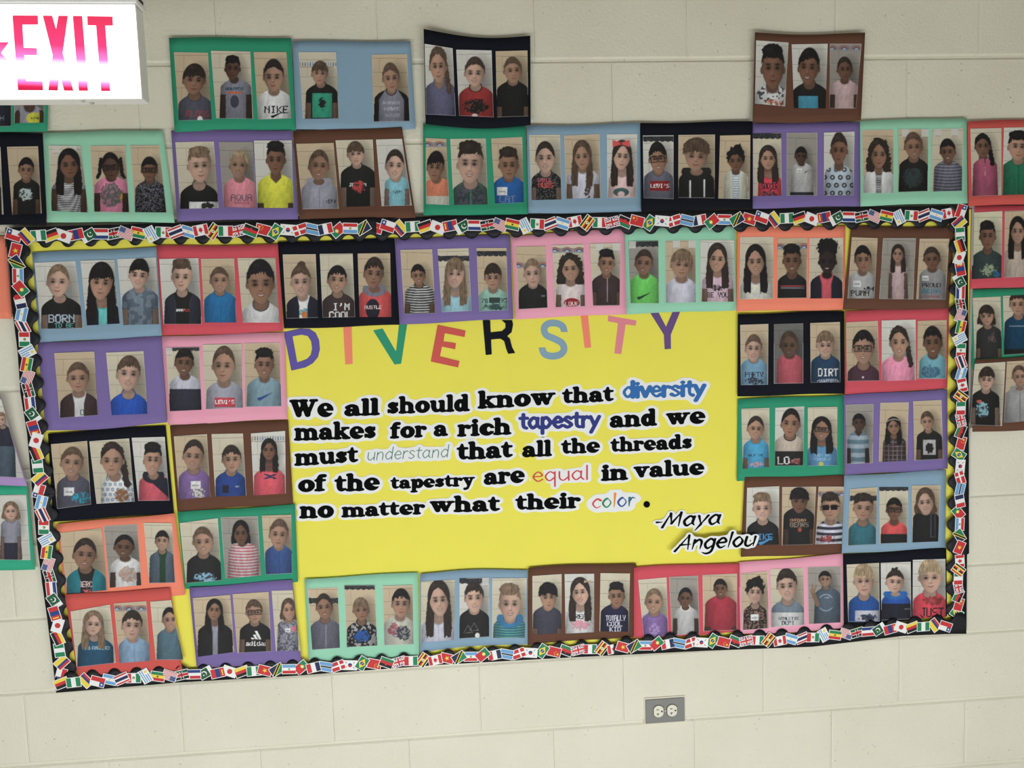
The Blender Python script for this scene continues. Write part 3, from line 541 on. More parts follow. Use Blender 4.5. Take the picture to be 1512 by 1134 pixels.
    if s0 in 'LXC':
        ln = {'L': .95, 'X': 2.15, 'C': 1.25}[s0]; wb = {'L': 1.12, 'X': 1.12, 'C': 1.3}[s0]
        yb = cy + ln * h; tt = np.clip((y - cy) / (yb - cy), 0, 1)
        d = np.maximum(np.abs(x - cx) - w * (wb + .42 * tt - .3 * tt ** 4), np.maximum(cy - .1 * h - y, y - yb - nz_ * 1.4)); d = d + (nz_ * (.9 if s0 == 'C' else .35))
        cut = np.where(y > cy + .55 * h, (w * (.42 + .1 * tt)) - np.abs(x - cx), -99); d = np.maximum(d, cut)
        hput(d); hput(sde(x, y, cx, cy - .08 * h, w * wb * 1.02, h * 1.0) + (nz_ * .9 if s0 == 'C' else 0))
    elif s0 == 'c': hput(np.minimum(sde(x, y, cx, cy - .3 * h, w * 1.25, h * .85), sde(x, y, cx + .3 * w, cy - .95 * h, w * .6, h * .35)) + nz_ * 1.3)
    elif s0 == 'A': hput(sde(x, y, cx, top - .08 * h, w * 1.25, h * .72) + nz_ * 1.2)
    elif s0 == 'P': hput(np.minimum(sdc(x, y, cx + w * .85, cy - .1 * h, cx + w * 1.35, cy + 1.5 * h, w * .3), sde(x, y, cx, cy - .2 * h, w * 1.08, h * .85)) + nz_ * .5)
    elif s0 == 'B':
        for s in (-1, 1): hput(np.minimum(sdc(x, y, cx + s * w * 1.08, cy - .55 * h, cx + s * w * 1.25, cy + .55 * h, w * .2), sdc(x, y, cx + s * w * 1.25, cy + .55 * h, cx + s * w * 1.5, cy + .8 * h, w * .16)) + nz_ * .4)
    elif s0 == 'm': hput(sde(x, y, cx, cy - .35 * h, w * 1.16, h * .68) + nz_ * .4)
    # head
    kx = 1 - .2 * np.clip(dy, 0, 1) ** 1.5; k0 = 1 - .06 * np.clip(-dy, 0, 1)
    dH = (np.hypot(dx / (kx * k0), dy) - 1) * w
    if s0 in 'szqMfpcPA':
        for s in (-1, 1): p.sd(sde(x, y, cx + s * w * .99, cy + .16 * h, w * .13, h * .17), skin * .8)
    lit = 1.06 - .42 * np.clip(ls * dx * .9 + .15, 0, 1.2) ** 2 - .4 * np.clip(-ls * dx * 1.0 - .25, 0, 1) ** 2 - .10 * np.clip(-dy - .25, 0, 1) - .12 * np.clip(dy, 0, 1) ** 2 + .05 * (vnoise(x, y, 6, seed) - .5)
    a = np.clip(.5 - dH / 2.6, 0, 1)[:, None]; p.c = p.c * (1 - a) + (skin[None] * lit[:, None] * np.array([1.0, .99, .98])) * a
    HM = a[:, 0]
    dx_ = dx; dx = dx - tn
    for s in (-1, 1):                                                     # cheeks, eye hollows, brows, eyes
        p.put(HM * np.exp(-((dx - s * .45) / .2) ** 2 - ((dy - .42) / .13) ** 2), skin * np.array([1.12, .9, .86]), .35)
        p.put(HM * np.exp(-((dx - s * es) / .27) ** 2 - ((dy - ey + .03) / .15) ** 2), skin * .5, .62)
        p.put(HM * np.exp(-((dx - s * (es + .02)) / .21) ** 2 - ((dy + .16 - ey + .06 * np.abs(dx - s * .35)) / .05) ** 2), hair * .8, .85)
        p.put(HM * np.exp(-((dx - s * es) / .15) ** 2 - ((dy - ey - .01) / .06) ** 2), (.09, .07, .07), .97)
    p.put(HM * np.exp(-(dx / .17) ** 2 - ((dy - .42) / .05) ** 2), skin * .55, .6); p.put(HM * np.exp(-((dx - .12) / .06) ** 2 - ((dy - .25) / .16) ** 2), skin * .7, .5)
    p.put(HM * np.exp(-((dx + .02) / .07) ** 2 - ((dy - .28) / .12) ** 2), np.minimum(skin * 1.2, 1), .35)
    if 'S' in opts:
        dm = dy - .63 + .16 * (dx / .36) ** 2 * .8; p.put(HM * np.exp(-(dx / .28) ** 4 - (dm / .07) ** 4), skin * np.array([.62, .4, .4]), .9); p.put(HM * np.exp(-(dx / .22) ** 4 - ((dm + .005) / .036) ** 4), np.array([.86, .83, .8]) * dim, .95)
    else: p.put(HM * np.exp(-(dx / .28) ** 4 - ((dy - .64 + .05 * (dx / .28) ** 2) / .035) ** 2), skin * np.array([.6, .4, .4]), .85); p.put(HM * np.exp(-(dx / .22) ** 2 - ((dy - .71) / .04) ** 2), skin * np.array([1.0, .72, .7]), .5)
    if 'G' in opts or 'Gs' in opts:
        for s in (-1, 1):
            d = np.maximum(np.abs(dx - s * .43) - .3, (np.abs(dy - .08) - .15) * h / w) * w - 2
            if 'Gs' in opts: p.put((.5 - d / 2.4), (.06, .06, .07))
            else: p.put(np.exp(-(d / 2.2) ** 2), (.08, .08, .09), .95)
        p.put((np.abs(dy - .02) < .03) * (np.abs(dx) < 1.0) * (np.abs(np.abs(dx) - .43) > .3), (.08, .08, .09), .9)
    dx = dx_
    # front hair
    if s0 == 'z': hl, cv, ex = -.52, .42, 1.02
    elif s0 == 'f' or st.endswith('f'): hl, cv, ex = -.2, .12, 1.08
    elif s0 in 'pPB': hl, cv, ex = -.6, .62, 1.03
    elif s0 in 'LXC': hl, cv, ex = -.62, .95, 1.1
    elif s0 == 'm': hl, cv, ex = -.14, .1, 1.2
    elif s0 == 'A': hl, cv, ex = -.72, .5, 1.04
    elif s0 == 'c': hl, cv, ex = -.42, .6, 1.12
    elif s0 in 'qM': hl, cv, ex = -.5, .32, 1.05
    else: hl, cv, ex = -.42, .3, 1.06
    if s0 == 'f' and not st.endswith('Xf'): side = .12
    rag = (vnoise(x * 2.2, y * .8, 10, seed + 4) - .5) * h * (.22 if s0 in 'fmsqc' or st.endswith('f') else .1)
    dc = np.maximum((np.hypot(dx / ex, (dy + .02) / 1.03) - 1) * w, (y - (cy + h * (hl + cv * dx * dx)) - rag))
    if s0 == 'z':
        a2 = np.clip(.5 - dc / 4, 0, 1)[:, None] * .88; p.c = p.c * (1 - a2) + hcol * a2
    else: hput(dc)
    if s0 == 'q': hput(sde(x, y, cx - .04 * w, cy - .72 * h, w * .93, h * .34) + nz_ * .38)
    if s0 == 'M': hput(sde(x, y, cx, cy - .9 * h, w * .5, h * .34) + nz_ * .7)
    if s0 in 'szf' and hc in 'kdb': hput(np.maximum(np.abs(np.abs(dx) - .98) * w - w * .06, np.abs(dy + .2) * h - h * .26), .6)
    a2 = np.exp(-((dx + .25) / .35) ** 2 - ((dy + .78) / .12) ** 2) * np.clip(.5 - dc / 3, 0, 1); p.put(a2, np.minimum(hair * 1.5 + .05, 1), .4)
    for o in opts:
        a = o.split(':')
        if a[0] == 'bow':
            gx, gy = float(a[2]), float(a[3])
            bz = float(a[4]) if len(a) > 4 else 22
            for s in (-1, 1): p.sd(np.maximum(np.abs(x - gx - s * bz) - bz, np.abs(y - gy) - bz * .22 - np.abs(x - gx) * .32), rgb(a[1]))
            p.sd(sde(x, y, gx, gy, bz * .32, bz * .36), rgb(a[1]) * .7)
        elif a[0] == 'hb': p.put(np.exp(-((dy + .78 - .25 * dx * dx) / .05) ** 2) * (np.abs(dx) < .95), rgb(a[1]), .95)
        elif a[0] == 'pc':
            gx, gy = float(a[1]), float(a[2])
            p.sd(sdc(x, y, gx + 25, gy + 70, gx + 2, gy + 10, 11), skin * .8); p.sd(sde(x, y, gx, gy, 13, 12), skin * .9); p.sd(sdc(x, y, gx - 2, gy, gx - 1, gy - 32, 4), skin * .92); p.sd(sdc(x, y, gx + 6, gy, gx + 18, gy - 26, 4), skin * .9)
    g_ = (hsh(np.floor(x / 2), np.floor(y / 2), seed) - .5) * .035
    # inkjet print on plain paper: a little flat and soft
    gr_ = p.c.mean(1)[:, None]; c = (gr_ + (p.c - gr_) * .86) * .93 + .008 + g_[:, None]
    edge = np.minimum(np.minimum(x - xl, xl + ww - x), 99); return np.clip(c, .045, .95)

# ---------------------------------------------------------------- sheets
PAPER = dict(green=(56, 152, 118), blue=(138, 167, 188), black=(25, 27, 36), brown=(104, 72, 58), mint=(156, 214, 184), purple=(126, 110, 165), salmon=(210, 94, 88),
             red=(210, 88, 100), orange=(246, 142, 116), pink=(238, 166, 188), lilac=(176, 150, 200), teal=(62, 172, 136))
pm = {k: mat(k + '_construction_paper', s255(*v), .9, .12, .22, 420, var=.035) for k, v in PAPER.items()}
print_m = D.materials.new('photo_print'); print_m.use_nodes = True; nt = print_m.node_tree; b = nt.nodes['Principled BSDF']
at = nt.nodes.new('ShaderNodeAttribute'); at.attribute_name = 'print'; nt.links.new(at.outputs['Color'], b.inputs['Base Color']); b.inputs['Roughness'].default_value = .6; b.inputs['Specular IOR Level'].default_value = .25
white_paper = mat('white_paper', s255(232, 232, 228), .8, .2)
def bil(q, s, t):
    q = np.asarray(q, float).reshape(4, 2)
    return ((1-s)*(1-t))[..., None]*q[0] + (s*(1-t))[..., None]*q[1] + (s*t)[..., None]*q[2] + ((1-s)*t)[..., None]*q[3]
def ibil(q, P):
    q = np.asarray(q, float).reshape(4, 2); s = np.full(P.shape[:-1], .5); t = s.copy()
    for _ in range(6):
        e = bil(q, s, t) - P; ds = (1-t)[..., None]*(q[1]-q[0]) + t[..., None]*(q[2]-q[3]); dt = (1-s)[..., None]*(q[3]-q[0]) + s[..., None]*(q[2]-q[1])
        det = ds[..., 0]*dt[..., 1] - ds[..., 1]*dt[..., 0]; s = s - (e[..., 0]*dt[..., 1] - e[..., 1]*dt[..., 0])/det; t = t - (ds[..., 0]*e[..., 1] - ds[..., 1]*e[..., 0])/det; s = np.clip(s, -.25, 1.25); t = np.clip(t, -.25, 1.25)
    return s, t
onboard = set('EFGHIJKLMNOP'); sheet_no = 0; photo_seed = 0
SG = 'coloured construction paper sheets holding school photos'
def sheet(crop, colour, quad, bowt, bowb, layer, lift, label, photos):
    global sheet_no, photo_seed
    sheet_no += 1; r = random.Random(sheet_no * 13)
    q = np.array(quad, float); cx = q[0::2].mean(); X_, Y_ = z2p(crop, cx, q[1::2].mean())
    inside = 20 < X_ < 1425 and Y_ > 340
    base = (BD + .0045 if inside else .0042) + layer * .0011
    cl = [lift * .0016 * r.uniform(.45, 1.0) for _ in range(4)]
    if inside: cl = [c * .55 for c in cl]
    def lf(s, t):
        e = .0012 * np.sin(3.1 * s + sheet_no) * np.sin(2.7 * t + sheet_no * 2) + .0012
        if not inside and Y_ < 345 and q[5] > 1000:      # sheets above the board: the lower edge laps over the frame
            e = e + .0115 * np.clip((t - .55) / .45, 0, 1) ** 2
        w = [((1-s)*(1-t))**1.8, (s*(1-t))**1.8, (s*t)**1.8, ((1-s)*t)**1.8]
        return base + e + sum(c * k for c, k in zip(cl, w))
    ns, nt_ = 15, 12; s, t = np.meshgrid(np.linspace(0, 1, ns), np.linspace(0, 1, nt_))
    def bowed(s, t):
        P = bil(q, s, t); P[..., 1] += 4 * s * (1 - s) * (bowt * (1 - t) + bowb * t) + 2.2 * np.sin(s * 7 + sheet_no) * (np.abs(t - .5) * 2) ** 3
        return P
    P = bowed(s, t); a, b_ = z2p(crop, P[..., 0], P[..., 1]); Wp = px2w(a, b_, lf(s, t))
    me = grid_mesh('construction_paper_sheet', Wp)
    root = D.objects.new('construction_paper_sheet', None)
    o = link('construction_paper_sheet', me, None, pm[colour], True)
    org = Vector(Wp[nt_ // 2, ns // 2]); me.transform(Matrix.Translation(-org)); o.location = org
    md = o.modifiers.new('thickness', 'SOLIDIFY'); md.thickness = .0006; md.offset = -1
    D.objects.remove(root)
    tag(o, label, 'paper sheet', SG)
    for ph in photos:
        pq, bgk, head, neck, shirt, opts = ph; photo_seed += 1
        qa = np.array(pq, float).reshape(4, 2); w_ = np.hypot(*(qa[1] - qa[0])); h_ = np.hypot(*(qa[3] - qa[0]))
        res_ = 2.3 if any(o_.startswith('tx') for o_ in opts) else 3.15; n_s, n_t = int(w_ / res_) + 2, int(h_ / res_) + 2
        s, t = np.meshgrid(np.linspace(0, 1, n_s), np.linspace(0, 1, n_t)); P = bil(pq, s, t); sx_, ty_ = ibil(q, P)
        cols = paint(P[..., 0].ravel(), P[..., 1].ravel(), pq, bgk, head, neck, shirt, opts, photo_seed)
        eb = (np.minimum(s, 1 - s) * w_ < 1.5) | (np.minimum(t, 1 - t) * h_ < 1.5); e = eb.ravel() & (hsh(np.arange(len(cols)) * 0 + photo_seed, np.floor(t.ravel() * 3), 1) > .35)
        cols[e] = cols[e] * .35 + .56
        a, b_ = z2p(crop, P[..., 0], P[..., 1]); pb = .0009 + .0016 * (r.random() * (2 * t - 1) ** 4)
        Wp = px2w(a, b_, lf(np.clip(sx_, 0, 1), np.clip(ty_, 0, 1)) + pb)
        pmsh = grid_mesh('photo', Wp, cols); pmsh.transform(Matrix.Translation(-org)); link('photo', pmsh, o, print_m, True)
cur = None; allsheets = []
for line in SHEETS.strip().splitlines():
    line = line.strip()
    if line[0] == '@':
        a, c_, b_, lab = line[1:].split('|'); a = a.split(); cur = [a[0], a[1], [float(v) for v in c_.split()], *[float(v) for v in b_.split()], lab.strip(), []]; allsheets.append(cur)
    else:
        a = line[1:].split('|'); hd = [float(v) for v in a[2].split()]; sk_ = a[3].split(); ex_ = a[6]
        for k_ in ('TO BE', 'BE YOU', 'SAN FRA', 'WALK THE', 'JUST BE'): ex_ = ex_.replace(k_, k_.replace(' ', '_'))
        cur[-1].append(([float(v) for v in a[0].split()], a[1].strip(), (*hd, int(sk_[0]), sk_[1], sk_[2]), [float(v) for v in a[4].split()], a[5].strip(), [s.replace('_', ' ') for s in ex_.split()]))
for s_ in allsheets: sheet(*s_)

# ---------------------------------------------------------------- cut-out shapes: signed distance fields turned into paper outlines
def cat(pts):
    P = np.array(pts, float)
    if len(P) < 3: return P
    closed = np.allclose(P[0, :2], P[-1, :2]); out = []
    for i in range(len(P) - 1):
        p0 = P[i-1] if i > 0 else (P[-2] if closed else P[0]); p1, p2 = P[i], P[i+1]; p3 = P[i+2] if i + 2 < len(P) else (P[1] if closed else P[-1])
        for k in range(5):
            u = k / 5; out.append(.5 * (2*p1 + (p2-p0)*u + (2*p0-5*p1+4*p2-p3)*u*u + (3*p1-p0-3*p2+p3)*u**3))
    out.append(P[-1]); return np.array(out)
def sd_chain(x, y, C_):
    d = np.full(x.shape, 1e3)
    for a, b_ in zip(C_[:-1], C_[1:]):
        dx, dy = b_[0]-a[0], b_[1]-a[1]; t = np.clip(((x-a[0])*dx + (y-a[1])*dy)/(dx*dx+dy*dy+1e-9), 0, 1)
        d = np.minimum(d, np.hypot(x-a[0]-t*dx, y-a[1]-t*dy) - (a[2] + t*(b_[2]-a[2])))
    return d
def sd_poly(x, y, pts):
    P = np.array(pts, float); d = np.full(x.shape, 1e9); ins = np.zeros(x.shape, bool); n = len(P)
    for i in range(n):
        a, b_ = P[i], P[(i+1) % n]; e = b_ - a; wx, wy = x - a[0], y - a[1]; t = np.clip((wx*e[0]+wy*e[1])/(e@e), 0, 1)
        d = np.minimum(d, np.hypot(wx-e[0]*t, wy-e[1]*t)); c = ((a[1] > y) != (b_[1] > y)); ins ^= c & (x < (b_[0]-a[0])*(y-a[1])/(b_[1]-a[1]+1e-12) + a[0])
    return np.where(ins, -d, d)
def contour_faces(d, x0, y0, st):
    """filled outline of d<0 on a grid: vertices (x, y), faces, boundary segments"""
    ny_, nx_ = d.shape; V = {}; vs = []; F = []; S = []
    def vid(key, x, y):
        k = V.get(key)
        if k is None: k = V[key] = len(vs); vs.append((x, y))
        return k
    ins = d < 0
    def corner(i, j): return vid((i, j), x0 + i*st, y0 + j*st)
    def cut(i, j, i2, j2):
        if (i2, j2) < (i, j): i, j, i2, j2 = i2, j2, i, j
        a, b_ = d[j, i], d[j2, i2]; u = min(.999, max(.001, a/(a-b_))); return vid((i, j, i2, j2), x0 + (i+(i2-i)*u)*st, y0 + (j+(j2-j)*u)*st)
    for j in range(ny_ - 1):
        cnt = ins[j, :-1].astype(int) + ins[j, 1:] + ins[j+1, :-1] + ins[j+1, 1:]; i = 0
        for i in np.nonzero(cnt)[0]:
            if cnt[i] == 4: continue
            cs = [(i, j), (i+1, j), (i+1, j+1), (i, j+1)]; poly = []; cuts = []
            for k in range(4):
                a, b_ = cs[k], cs[(k+1) % 4]; ia, ib = ins[a[1], a[0]], ins[b_[1], b_[0]]
                if ia: poly.append(corner(*a))
                if ia != ib: c = cut(*a, *b_); poly.append(c); cuts.append((c, ia))
            F.append(poly)
            if len(cuts) == 2:
                a, b_ = cuts; S.append((a[0], b_[0]) if a[1] else (b_[0], a[0]))
        full = np.nonzero(cnt == 4)[0]
        if len(full):
            for run in np.split(full, np.nonzero(np.diff(full) > 1)[0] + 1):
                a, b_ = run[0], run[-1] + 1; F.append([corner(a, j), corner(b_, j), corner(b_, j+1), corner(a, j+1)])
    return vs, F, S
def flat_cutout(name, d, x0, y0, st, tow, lift, m, parent=None, depth=.0008, origin=None):
    """tow(x, y, lift) -> wall points; a thin card with an edge"""
    vs, F, S = contour_faces(d, x0, y0, st)
    a = np.array(vs); top = tow(a[:, 0], a[:, 1], lift); bot = tow(a[:, 0], a[:, 1], lift - depth); n = len(vs)
    V = list(top) + list(bot); f = [tuple(q) for q in F] + [(s[0], s[1], s[1]+n, s[0]+n) for s in S]
    me = mesh(name, V, f)
    if origin is None: origin = Vector(top.mean(0)); 
    me.transform(Matrix.Translation(-origin))
    o = link(name, me, parent, m)
    if parent is None: o.location = origin
    # face the room
    import bmesh
    bm = bmesh.new(); bm.from_mesh(me); bmesh.ops.recalc_face_normals(bm, faces=bm.faces[:]); 
    fc = max(bm.faces, key=lambda q: q.calc_area())
    if fc.normal.y > 0: bmesh.ops.reverse_faces(bm, faces=bm.faces[:])
    bm.to_mesh(me); bm.free(); return o, origin

# big letters of DIVERSITY
LS = .0105 + BD - .009
def letter_thing(name_lab, crop, colour, build, bounds, lift=.0026):
    x0, y0, x1, y1 = bounds; st = 3.0; X, Y = np.meshgrid(np.arange(x0, x1, st), np.arange(y0, y1, st)); d = build(X, Y)
    tow = lambda x, y, l: px2w(*z2p(crop, x, y), BD + l)
    o, _ = flat_cutout('cutout_letter', d, x0, y0, st, tow, lift, pm2[colour]); tag(o, name_lab, 'paper letter', 'large cut-out letters of the title'); return o
pm2 = dict(pm); pm2['violet'] = mat('violet_paper', s255(108, 84, 138), .9, .1, .2, 420); pm2['rose'] = mat('rose_paper', s255(228, 140, 150), .9, .1, .2, 420); pm2['indigo'] = mat('indigo_paper', s255(104, 92, 168), .9, .1, .2, 420)
def mini(*a):
    r = a[0]
    for k in a[1:]: r = np.minimum(r, k)
    return r
def L_D(X, Y):
    o = sd_poly(X, Y, [(68, 690), (150, 672), (195, 674), (225, 692), (243, 730), (247, 775), (237, 815), (212, 845), (175, 866), (105, 882)])
    i = sd_poly(X, Y, [(112, 712), (155, 704), (185, 710), (202, 735), (207, 772), (200, 803), (182, 823), (160, 832), (135, 840)]); return np.maximum(o - 2, -i + 2)
def L_R(X, Y):
    stem = sd_poly(X, Y, [(1074, 620), (1112, 620), (1121, 802), (1090, 805)]); 
    o = sd_poly(X, Y, [(1080, 600), (1190, 600), (1222, 618), (1229, 650), (1221, 690), (1195, 712), (1170, 722), (1096, 728)]); i = sd_poly(X, Y, [(1112, 630), (1170, 628), (1190, 645), (1190, 668), (1172, 684), (1114, 690)])
    leg = sd_poly(X, Y, [(1150, 705), (1190, 700), (1213, 722), (1224, 765), (1240, 795), (1204, 799), (1194, 775), (1184, 735), (1165, 722)])
    return np.maximum(mini(stem, np.maximum(o, -i), leg), 628 - Y)
def L_S(X, Y):
    c = cat([(252, 690, 17), (243, 660, 17), (212, 644, 17), (170, 646, 17), (149, 670, 17), (160, 703, 17), (200, 722, 17), (240, 745, 17), (250, 778, 17), (230, 803, 17), (190, 811, 17), (152, 800, 17), (138, 768, 17)])
    d = sd_chain(X, Y, c); d = np.maximum(d, -np.maximum(np.maximum(688 - Y, 232 - X), Y - 720)); return np.maximum(d, -np.maximum(np.maximum(Y - 768, X - 158), 735 - Y))
letter_thing('purple cut-out letter D at the start of the title word', 'F', 'indigo', L_D, (60, 660, 262, 895))
letter_thing('orange cut-out letter I between the purple D and the green V', 'F', 'orange', lambda X, Y: sd_poly(X, Y, [(366, 640), (409, 640), (415, 850), (377, 853)]), (355, 635, 425, 862))
letter_thing('green cut-out letter V under the black and purple sheets', 'F', 'green', lambda X, Y: sd_poly(X, Y, [(519, 680), (567, 670), (635, 788), (651, 640), (693, 640), (661, 849), (627, 853)]), (510, 635, 705, 862))
letter_thing('red cut-out letter E tilted to the right', 'F', 'salmon', lambda X, Y: sd_poly(X, Y, [(846, 652), (988, 681), (983, 714), (882, 694), (876, 736), (939, 745), (935, 776), (868, 762), (858, 812), (957, 836), (950, 868), (811, 838)]), (800, 640, 1000, 880))
letter_thing('black cut-out letter R in the middle of the title word', 'F', 'black', L_R, (1065, 600, 1252, 815))
letter_thing('grey-blue cut-out letter S right of the black R', 'G', 'blue', L_S, (105, 615, 285, 842))
letter_thing('orange cut-out letter I between the blue S and the pink T', 'G', 'orange', lambda X, Y: sd_poly(X, Y, [(333, 590), (371, 590), (388, 766), (355, 770)]), (325, 585, 400, 780))
letter_thing('pink cut-out letter T leaning to the right', 'G', 'rose', lambda X, Y: sd_poly(X, Y, [(474, 604), (618, 630), (613, 656), (563, 650), (541, 800), (505, 797), (524, 643), (472, 634)]), (465, 592, 630, 810))
letter_thing('violet cut-out letter Y ending the title word', 'G', 'violet', lambda X, Y: sd_poly(X, Y, [(682, 582), (726, 582), (768, 662), (803, 582), (841, 582), (792, 702), (793, 773), (761, 776), (757, 702)]), (672, 578, 850, 786))

# heavy round serif alphabet (x-height 1): strokes (x, y, half width), E = ellipse, -E = hole, -P = removed wedge
def stem(x, hgt, foot=1, r=.155, f2=.2):
    o = [[(x, .13, r), (x, hgt - .14, r)], [(x - .17, hgt - .085, .085), (x, hgt - .09, .1)]]
    if foot: o.append([(x - f2, .075, .075), (x + f2, .075, .075)])
    return o
def archs(x): return [[(x, .7, .06), (x + .24, .87, .12), (x + .5, .72, .155), (x + .54, .4, .155), (x + .54, .12, .155)], [(x + .36, .075, .075), (x + .75, .075, .075)]]
def sv(xa, xb): return [[(xa, .92, .07), (xb, .92, .07)]]
GY = {
 'l': (.54, stem(.27, 1.45), []), 'i': (.54, stem(.27, 1.0) + [[(.26, 1.27, .17), (.27, 1.27, .17)]], []),
 'n': (1.14, stem(.26, 1.0) + archs(.3), []), 'm': (1.68, stem(.26, 1.0) + archs(.3) + archs(.84), []), 'h': (1.14, stem(.26, 1.45) + archs(.3), []),
 'r': (.86, stem(.26, 1.0) + [[(.32, .68, .06), (.5, .86, .09), (.66, .83, .13)], [(.69, .76, .14), (.7, .76, .14)]], []),
 'u': (1.16, [[(.26, .85, .155), (.26, .45, .155), (.36, .17, .14), (.58, .12, .1), (.8, .28, .06)], [(.86, .86, .155), (.86, .14, .155)], [(.09, .92, .075), (.26, .9, .09)], [(.68, .92, .075), (.86, .9, .09)], [(.86, .075, .075), (1.06, .075, .075)]], []),
 'o': (1.06, [('E', .53, .5, .5, .52)], [('E', .53, .5, .14, .31)]),
 'e': (1.0, [('E', .5, .5, .48, .52)], [('E', .5, .69, .13, .16), ('P', [(.46, .46), (1.2, .46), (1.2, .26), (.72, .24), (.5, .38)])]),
 'c': (.94, [('E', .5, .5, .47, .52)], [('E', .62, .5, .15, .28), ('P', [(.58, .6), (1.2, .62), (1.2, .24), (.6, .36)])]),
 'a': (1.02, [('E', .36, .29, .33, .31), [(.2, .74, .13), (.42, .88, .11), (.66, .76, .14), (.71, .45, .155), (.73, .15, .15)], [(.74, .1, .1), (.94, .09, .075)]], [('E', .42, .3, .08, .14)]),
 'd': (1.12, [('E', .43, .5, .4, .52), [(.8, .14, .155), (.8, 1.3, .155)], [(.62, 1.37, .085), (.8, 1.36, .1)], [(.8, .075, .075), (1.02, .075, .075)]], [('E', .46, .5, .1, .29)]),
 'p': (1.12, [('E', .68, .5, .4, .52), [(.28, -.35, .155), (.28, .86, .155)], [(.1, .92, .08), (.28, .9, .1)], [(.06, -.42, .075), (.5, -.42, .075)]], [('E', .64, .5, .1, .29)]),
 's': (.84, [[(.62, .74, .1), (.42, .88, .11), (.22, .72, .15), (.42, .52, .17), (.62, .3, .15), (.42, .12, .11), (.18, .24, .1)], [(.7, .9, .05), (.7, .7, .05)], [(.1, .12, .05), (.1, .32, .05)]], []),
 't': (.74, [[(.32, 1.24, .06), (.3, .85, .155), (.3, .35, .155), (.42, .13, .12), (.66, .18, .06)], [(.07, .92, .075), (.64, .92, .075)]], []),
 'f': (.7, [[(.28, .13, .155), (.28, 1.0, .155)], [(.28, 1.0, .155), (.36, 1.28, .13), (.6, 1.3, .12)], [(.06, .92, .075), (.6, .92, .075)], [(.06, .075, .075), (.52, .075, .075)]], []),
 'k': (1.12, stem(.26, 1.45) + [[(.4, .45, .07), (.8, .88, .08)], [(.52, .55, .12), (.86, .14, .155)], [(.62, .92, .07), (1.02, .92, .07)], [(.7, .075, .075), (1.08, .075, .075)]], []),
 'w': (1.52, [[(.24, .84, .155), (.48, .16, .14)], [(.48, .14, .08), (.74, .84, .07)], [(.72, .84, .155), (.98, .16, .14)], [(.98, .14, .08), (1.28, .86, .08)]] + sv(.06, .42) + sv(.56, .9) + sv(1.14, 1.46), []),
 'v': (1.04, [[(.26, .84, .155), (.52, .16, .14)], [(.52, .14, .08), (.8, .86, .08)]] + sv(.06, .44) + sv(.64, .98), []),
 'y': (1.04, [[(.26, .84, .155), (.52, .2, .14)], [(.8, .86, .08), (.55, .15, .1), (.4, -.26, .09), (.2, -.32, .13)]] + sv(.06, .44) + sv(.64, .98), []),
 'W': (1.72, [[(.26, 1.16, .17), (.54, .18, .15)], [(.54, .14, .09), (.84, 1.1, .08)], [(.82, 1.16, .17), (1.1, .18, .15)], [(1.1, .14, .09), (1.46, 1.2, .09)]] + [[(.05, 1.26, .075), (.46, 1.26, .075)], [(.64, 1.26, .075), (1.02, 1.26, .075)], [(1.3, 1.26, .075), (1.66, 1.26, .075)]], []),
 ' ': (.5, [], [])}
RING = [(.4, .98), (.08, .5), (.4, .02), (.72, .5), (.4, .98)]; AR = [(.7, .75), (.4, .97), (.1, .5), (.35, .02), (.7, .35)]
SK = {'a': (.95, [AR, [(.72, .92), (.7, .3), (.88, .03)]]), 'c': (.8, [[(.7, .8), (.4, .98), (.08, .5), (.38, .02), (.72, .2)]]), 'd': (.9, [AR, [(.72, 1.5), (.72, 0)]]),
 'e': (.82, [[(.1, .52), (.66, .56), (.6, .85), (.36, .98), (.08, .5), (.38, .02), (.72, .2)]]), 'g': (.9, [AR, [(.72, .92), (.72, -.2), (.4, -.5), (.05, -.35)]]),
 'i': (.36, [[(.15, .95), (.15, 0)], [(.15, 1.3), (.16, 1.3)]]), 'l': (.36, [[(.15, 1.5), (.15, 0)]]), 'n': (.86, [[(.12, .95), (.12, 0)], [(.12, .6), (.42, .95), (.66, .7), (.68, 0)]]),
 'o': (.86, [RING]), 'p': (.86, [[(.12, .95), (.12, -.5)], [(.12, .7), (.4, .98), (.7, .5), (.4, .02), (.12, .3)]]), 'q': (.95, [AR, [(.74, .95), (.74, -.6)]]),
 'r': (.62, [[(.12, .95), (.12, 0)], [(.12, .6), (.35, .95), (.55, .85)]]), 's': (.7, [[(.55, .82), (.3, .98), (.1, .75), (.35, .52), (.58, .25), (.3, .02), (.06, .16)]]),
 't': (.62, [[(.28, 1.3), (.28, .25), (.5, .02)], [(.05, .95), (.56, .95)]]), 'u': (.88, [[(.1, .95), (.12, .25), (.38, .02), (.7, .35)], [(.72, .95), (.74, 0)]]),
 'v': (.74, [[(.06, .95), (.36, .03)], [(.36, .03), (.68, .95)]]), 'y': (.78, [[(.06, .95), (.36, .1)], [(.7, .95), (.36, .1)], [(.36, .1), (.1, -.5)]]),
 'M': (1.3, [[(.0, -.05), (.3, 1.35)], [(.3, 1.35), (.55, .3)], [(.55, .3), (1.0, 1.4)], [(1.0, 1.4), (1.1, 0)]]), 'A': (1.0, [[(-.12, -.1), (.6, 1.45)], [(.6, 1.45), (.8, 0)], [(.15, .5), (.9, .55)]]), '-': (.5, [[(.02, .5), (.38, .5)]])}
